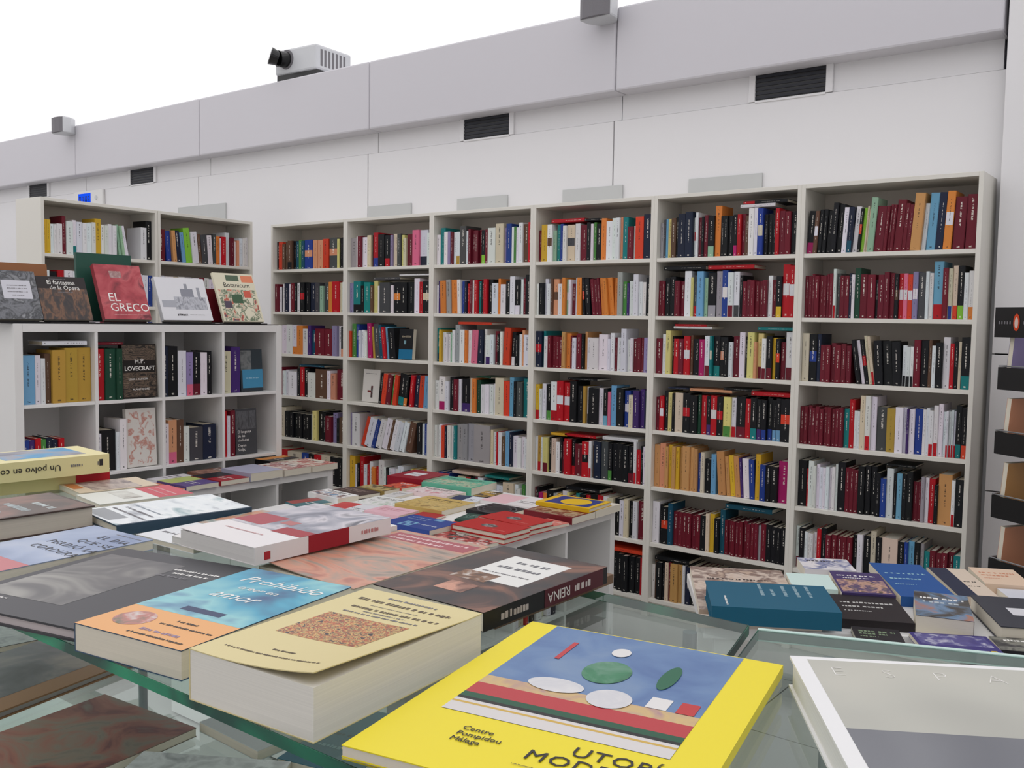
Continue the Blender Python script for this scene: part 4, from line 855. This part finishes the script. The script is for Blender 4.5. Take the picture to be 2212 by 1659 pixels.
# ------------------------------------------------------------------ displayed upright books
def standing(label, org, rz, s, y, z, w, h, t, tilt, rgb, group, **kw):
    M = Matrix.Translation(org) @ Matrix.Rotation(rz, 4, 'Z') @ Matrix.Translation((s, y, z)) @ Matrix.Rotation(math.pi/2-math.radians(tilt), 4, 'X')
    return flat_book(label, (0, 0, 0, 0, w, h), t, rgb, kw.pop('spine', 'L'), M=M, group=group, **kw)
KT = Vector((*K_O, 1.5565)); DG = 'display books on the tall cube shelf'
b = MB(); b.box(-.05, 1.45, .012, .30, 0, .004); mat_o = tag(build('display_mat', b, BLACK, None, tuple(KT), K_R), 'thin black mat covering the top of tall cube shelf', 'mat')
def easel(s, w, h, lb):
    e = tag(empty('book_stand', (KT.x+math.cos(K_R)*s, KT.y+math.sin(K_R)*s, KT.z+.0045), K_R), lb, 'book stand', 'black book stands')
    a = math.radians(24)
    M = Matrix.Translation((0, .082, .004)) @ Matrix.Rotation(-a, 4, 'X')
    b = MB(); b.box(0, w, 0, .004, 0, h, M=M); build('back_plate', b, BLACK, e)
    b = MB(); b.box(0, w, .02, .086, 0, .004); build('ledge', b, BLACK, e)
    M2 = Matrix.Translation((w/2-.015, .085+math.sin(a)*h*.8, .004+math.cos(a)*h*.8)) @ Matrix.Rotation(math.radians(14), 4, 'X')
    b = MB(); b.box(0, .03, 0, .004, -math.cos(a)*h*.82, 0, M=M2); build('strut', b, BLACK, e)
def shown(label, s, w, h, t, rgb, std, **kw):
    easel(s+.01, w-.02, h*.75, std)
    return standing(label, KT, K_R, s, .078-.001, .0092+.002, w, h, t, 24, rgb, DG, **kw)
shown('grey display book with marbled cover and white title panel', -.075, .235, .245, .02, (90, 92, 96), 'black stand holding the grey marbled display book',
  patches=[(0, 0, 1, 1, pic('marble', (52, 54, 58), (120, 122, 128), (60, 62, 66), (150, 152, 156), scale=16, detail=5, dist=1.5)), (.33, .42, .88, .80, (206, 206, 214))], marks=[(.42, .68, .8, .006, GREY_INK), (.42, .62, .8, .006, GREY_INK), (.42, .55, .8, .006, GREY_INK), (.5, .48, .72, .005, GREY_INK)])
shown('dark brown display book with white gothic title lettering', .163, .235, .225, .018, (44, 38, 38), 'black stand holding the dark brown display book',
  patches=[(0, 0, 1, .72, pic('theatre', (44, 38, 40), (64, 50, 44), (120, 84, 60), (52, 44, 44), scale=18, detail=4, stretch=(2, 1, 1)))],
  texts=[('El fantasma', .2, .82, .030, WHITE_INK), ('de la Ópera', .24, .70, .030, WHITE_INK)], marks=[(.25, .93, .6, .004, GREY_INK), (.4, .63, .7, .004, GREY_INK)])
shown('tall red display book with big white capitals and red figure', .452, .245, .30, .03, (140, 34, 46), 'black stand holding the tall red display book',
  patches=[(0, 0, 1, 1, pic('redrobe', (120, 24, 38), (170, 52, 64), (190, 84, 90), (110, 30, 44), scale=9, detail=3, dist=1)), (.3, .76, .55, .88, pic('pale', (190, 160, 150), (150, 110, 110), (206, 186, 180), scale=30))],
  texts=[('EL', .16, .33, .064, WHITE_INK), ('GRECO', .16, .15, .062, WHITE_INK)], marks=[(.2, .08, .95, .004, ink((206, 150, 150)))])
shown('white display book with grey photograph of a domed church', .765, .29, .245, .028, (222, 222, 226), 'black stand holding the white display book',
  patches=[(.3, .25, .95, .55, pic('church', (130, 132, 140), (190, 192, 200), (110, 112, 122), scale=28, stretch=(2, 1, 1))), (.46, .55, .72, .74, (140, 142, 152)), (.56, .74, .62, .86, (150, 152, 160)), (.8, .55, .86, .78, (158, 160, 168)), (.05, .3, .32, .46, (170, 172, 180))], marks=[(.3, .1, .5, .012, DARK_INK), (.55, .12, .85, .004, GREY_INK)])
BT = shown('cream display book printed with plants and black title lettering', 1.13, .26, .295, .016, (222, 216, 192), 'black stand holding the plant-print display book',
  patches=[(.04, .02, .96, .66, pic('plants', (222, 216, 192), (222, 216, 192), (80, 104, 74), (214, 208, 184), (196, 96, 70), (90, 80, 92), scale=26, detail=2)), (.34, .38, .6, .56, (66, 96, 70)), (.68, .82, .98, .96, (226, 136, 100)), (.3, .84, .62, .96, (86, 104, 84)), (.12, .28, .3, .42, (84, 74, 88)), (.66, .5, .84, .64, (206, 96, 78))],
  texts=[('Botanicum', .2, .71, .040, DARK_INK)])
def behind(label, s, w, h, rgb, t=.02, y=.20, tilt=14, **kw): return standing(label, KT, K_R, s, y, .0045+.004, w, h, t, tilt, rgb, DG, **kw)
behind('tan brown book standing behind the grey marbled one', .0, .26, .275, (150, 100, 66), y=.235, tilt=6)
behind('green-edged book standing behind the tall red one', .41, .29, .345, (44, 84, 72), y=.255, tilt=4)
behind('dark red book standing behind the plant-print one', 1.03, .17, .19, (110, 24, 34), y=.20)
# face-out books inside the pigeon-holes
FG = 'face-out books in the pigeon-holes'
standing('black face-out book with ornate bronze swirls and white lettering', k_org(1, 0), K_R, .140, .06, .002, .185, .27, .03, 4, (34, 28, 26), FG,
  patches=[(.02, .02, .98, .98, pic('swirls', (28, 24, 22), (40, 34, 30), (110, 92, 76), (30, 26, 24), (126, 108, 90), scale=14, detail=2, dist=3, stretch=(1, 2, 1))), (.03, .47, .97, .70, (30, 26, 24))],
  texts=[('H.P.', .36, .64, .034, WHITE_INK), ('LOVECRAFT', .07, .51, .030, WHITE_INK, 0, dict(bold=.0006)), ('LESLIE S. KLINGER', .17, .33, .013, WHITE_INK), ('ALAN MOORE', .28, .14, .014, WHITE_INK)])
standing('dark face-out book with grey profile and sky blue panel', k_org(3, 0), K_R, .13, .06, .002, .145, .235, .02, 4, (52, 60, 66), FG,
  patches=[(.02, .5, .5, .97, pic('profile', (60, 66, 70), (120, 124, 124), (80, 86, 90), scale=18)), (.08, .08, 1, .52, (70, 140, 176))], marks=[(.25, .3, .8, .008, ink((150, 190, 210)))])
standing('white face-out book with thin red and black doodles', k_org(1, 1), K_R, .158, .06, .002, .16, .295, .03, 3, (216, 212, 206), FG,
  patches=[(.06, .05, .94, .95, pic('doodles', (216, 212, 206), (216, 212, 206), (216, 212, 206), (190, 130, 116), (214, 210, 204), scale=28, detail=2))])
standing('charcoal face-out book with white lettering about cities', k_org(3, 1), K_R, .095, .06, .002, .14, .255, .02, 3, (70, 72, 76), FG,
  patches=[(.05, .55, .95, .95, pic('towers', (60, 62, 66), (100, 102, 106), (50, 52, 56), scale=20, stretch=(3, 1, 1)))], texts=[('El lenguaje', .1, .47, .021, WHITE_INK), ('de las', .1, .38, .021, WHITE_INK), ('ciudades', .1, .29, .021, WHITE_INK), ('Deyan', .1, .17, .021, WHITE_INK), ('Sudjic', .1, .08, .021, WHITE_INK)])
standing('white face-out book with a dark red chilli-like curl', Vector((.82, 0, ROWZ[3])), 0, .10, .07, .002, .16, .225, .02, 5, (216, 212, 206), 'face-out books in the wall bookcases', patches=[(.5, .14, .62, .5, pic('curl', (120, 30, 34), (60, 58, 60), (216, 212, 206), scale=20)), (.3, .3, .5, .36, (120, 40, 40))], marks=[(.15, .86, .8, .006, GREY_INK)])
standing('black face-out paperback with blue foot leaning beside coloured books', Vector((.82, 0, ROWZ[2])), 0, .475, .05, .002, .125, .2, .03, 4, (20, 22, 26), 'face-out books in the wall bookcases', patches=[(0, 0, 1, .33, (24, 110, 150)), (.35, .5, .5, .62, (120, 160, 170))], marks=[(.2, .72, .85, .014, ink((150, 140, 120)))])

# ------------------------------------------------------------------ black spinner rack by the wall
e = tag(empty('spinner_rack', (4.945, -.28, 0), math.radians(-33)), 'black wire spinner rack with tiers of books by the wall', 'book rack')
RW = .40
b = MB(); b.cyl((RW/2, RW/2, 0), (RW/2, RW/2, 1.72), .02); build('column', b, BLACK, e)
b = MB(); b.cyl((RW/2, RW/2, 0), (RW/2, RW/2, .03), .26, n=28); build('base', b, BLACK, e)
TZ = [.08, .34, .60, .86, 1.12, 1.38]
for z in TZ:
    b = MB(); b.box(0, RW, 0, RW, z-.006, z); build('tier', b, BLACK, e)
    b = MB(); b.box(-.004, 0, 0, RW, z-.02, z+.07); build('tier_lip', b, BLACK, e)
    b = MB(); b.box(0, RW, -.004, 0, z-.02, z+.07); build('tier_lip', b, BLACK, e)
    for h in (.02, .075):
        for seg in (((0, 0), (0, RW)), ((0, 0), (RW, 0)), ((RW, 0), (RW, RW)), ((0, RW), (RW, RW))):
            b = MB(); b.cyl((*seg[0], z+h), (*seg[1], z+h), .003, n=6); build('wire_rail', b, STEEL if h > .03 else BLACK, e)
sg = MB(); sg.box(-.02, .42, -.012, 0, 1.57, 1.69); so = build('header_sign', sg, BLACKP, e)
sg = MB(); n = 28
pts = [(.085+.015*math.cos(2*math.pi*k/n), 1.63+.034*math.sin(2*math.pi*k/n)) for k in range(n)]
sg.v = [Vector((x, -.0132, z)) for x, z in pts]; sg.f = [tuple(range(n))]; sg.c = [None]; sg.uv = [None]; build('orange_oval', sg, ink((206, 70, 30)), so)
sg = MB(); pts = [(.085+.0085*math.cos(2*math.pi*k/n), 1.628+.022*math.sin(2*math.pi*k/n)) for k in range(n)]
sg.v = [Vector((x, -.0138, z)) for x, z in pts]; sg.f = [tuple(range(n))]; sg.c = [None]; sg.uv = [None]; build('white_oval', sg, ink((216, 190, 180)), so)
x = .0
while x < .4:
    if not .055 < x < .115:
        sg = MB(); sg.quad(Vector((x, -.0132, 1.623)), Vector((x+.006, -.0132, 1.623)), Vector((x+.006, -.0132, 1.634)), Vector((x, -.0132, 1.634))); build('small_print', sg, GREY_INK, so)
    x += .013
RM = Matrix.Translation((4.945, -.28, 0)) @ Matrix.Rotation(math.radians(-33), 4, 'Z')
rack_cols = [[('V', 'd', 'a'), ('m', 'k', 'a')], [('s', 'k'), ('T', 'k')], [('M', 'm'), ('k', 'k')], [('s', 'o'), ('k', 'k')], [('w', 'd'), ('e', 'k')], [('w', 'm'), ('k', 'd')]]
nm = {'V': 'lavender', 'd': 'dark red', 'a': 'sage', 'm': 'brown', 'k': 'black', 's': 'salmon', 'T': 'petrol blue', 'M': 'tan', 'o': 'orange', 'w': 'white', 'e': 'green'}
tn = ['uppermost', 'second', 'third', 'fourth', 'fifth', 'lowest']
for i, z in enumerate(reversed(TZ)):
    # left side: covers facing out, front side: covers facing the room
    for side in (0,):
        for k in range(2):
            code = rack_cols[i][side][1-k]
            w_, h_, t_ = .165, .205, .022
            if side == 0: L = Matrix.Translation((.035, .375-.19*k, z+.001)) @ Matrix.Rotation(-math.pi/2, 4, 'Z')
            else: L = Matrix.Translation((.04+.19*k, .036, z+.001))
            M = RM @ L @ Matrix.Rotation(math.pi/2-math.radians(5), 4, 'X')
            flat_book('%s book on %s tier of the spinner rack, %s' % (nm[code], tn[i], ('wall-side pocket' if k == 0 else 'corner pocket')), (0, 0, 0, 0, w_, h_), t_, COLS[code][0], 'L', M=M,
                      patches=[(.15, .3, .85, .7, pic('rack%s' % code, COLS[code][0], (90, 70, 60), (200, 180, 160), COLS[code][0], scale=16))], group='books on the spinner rack')
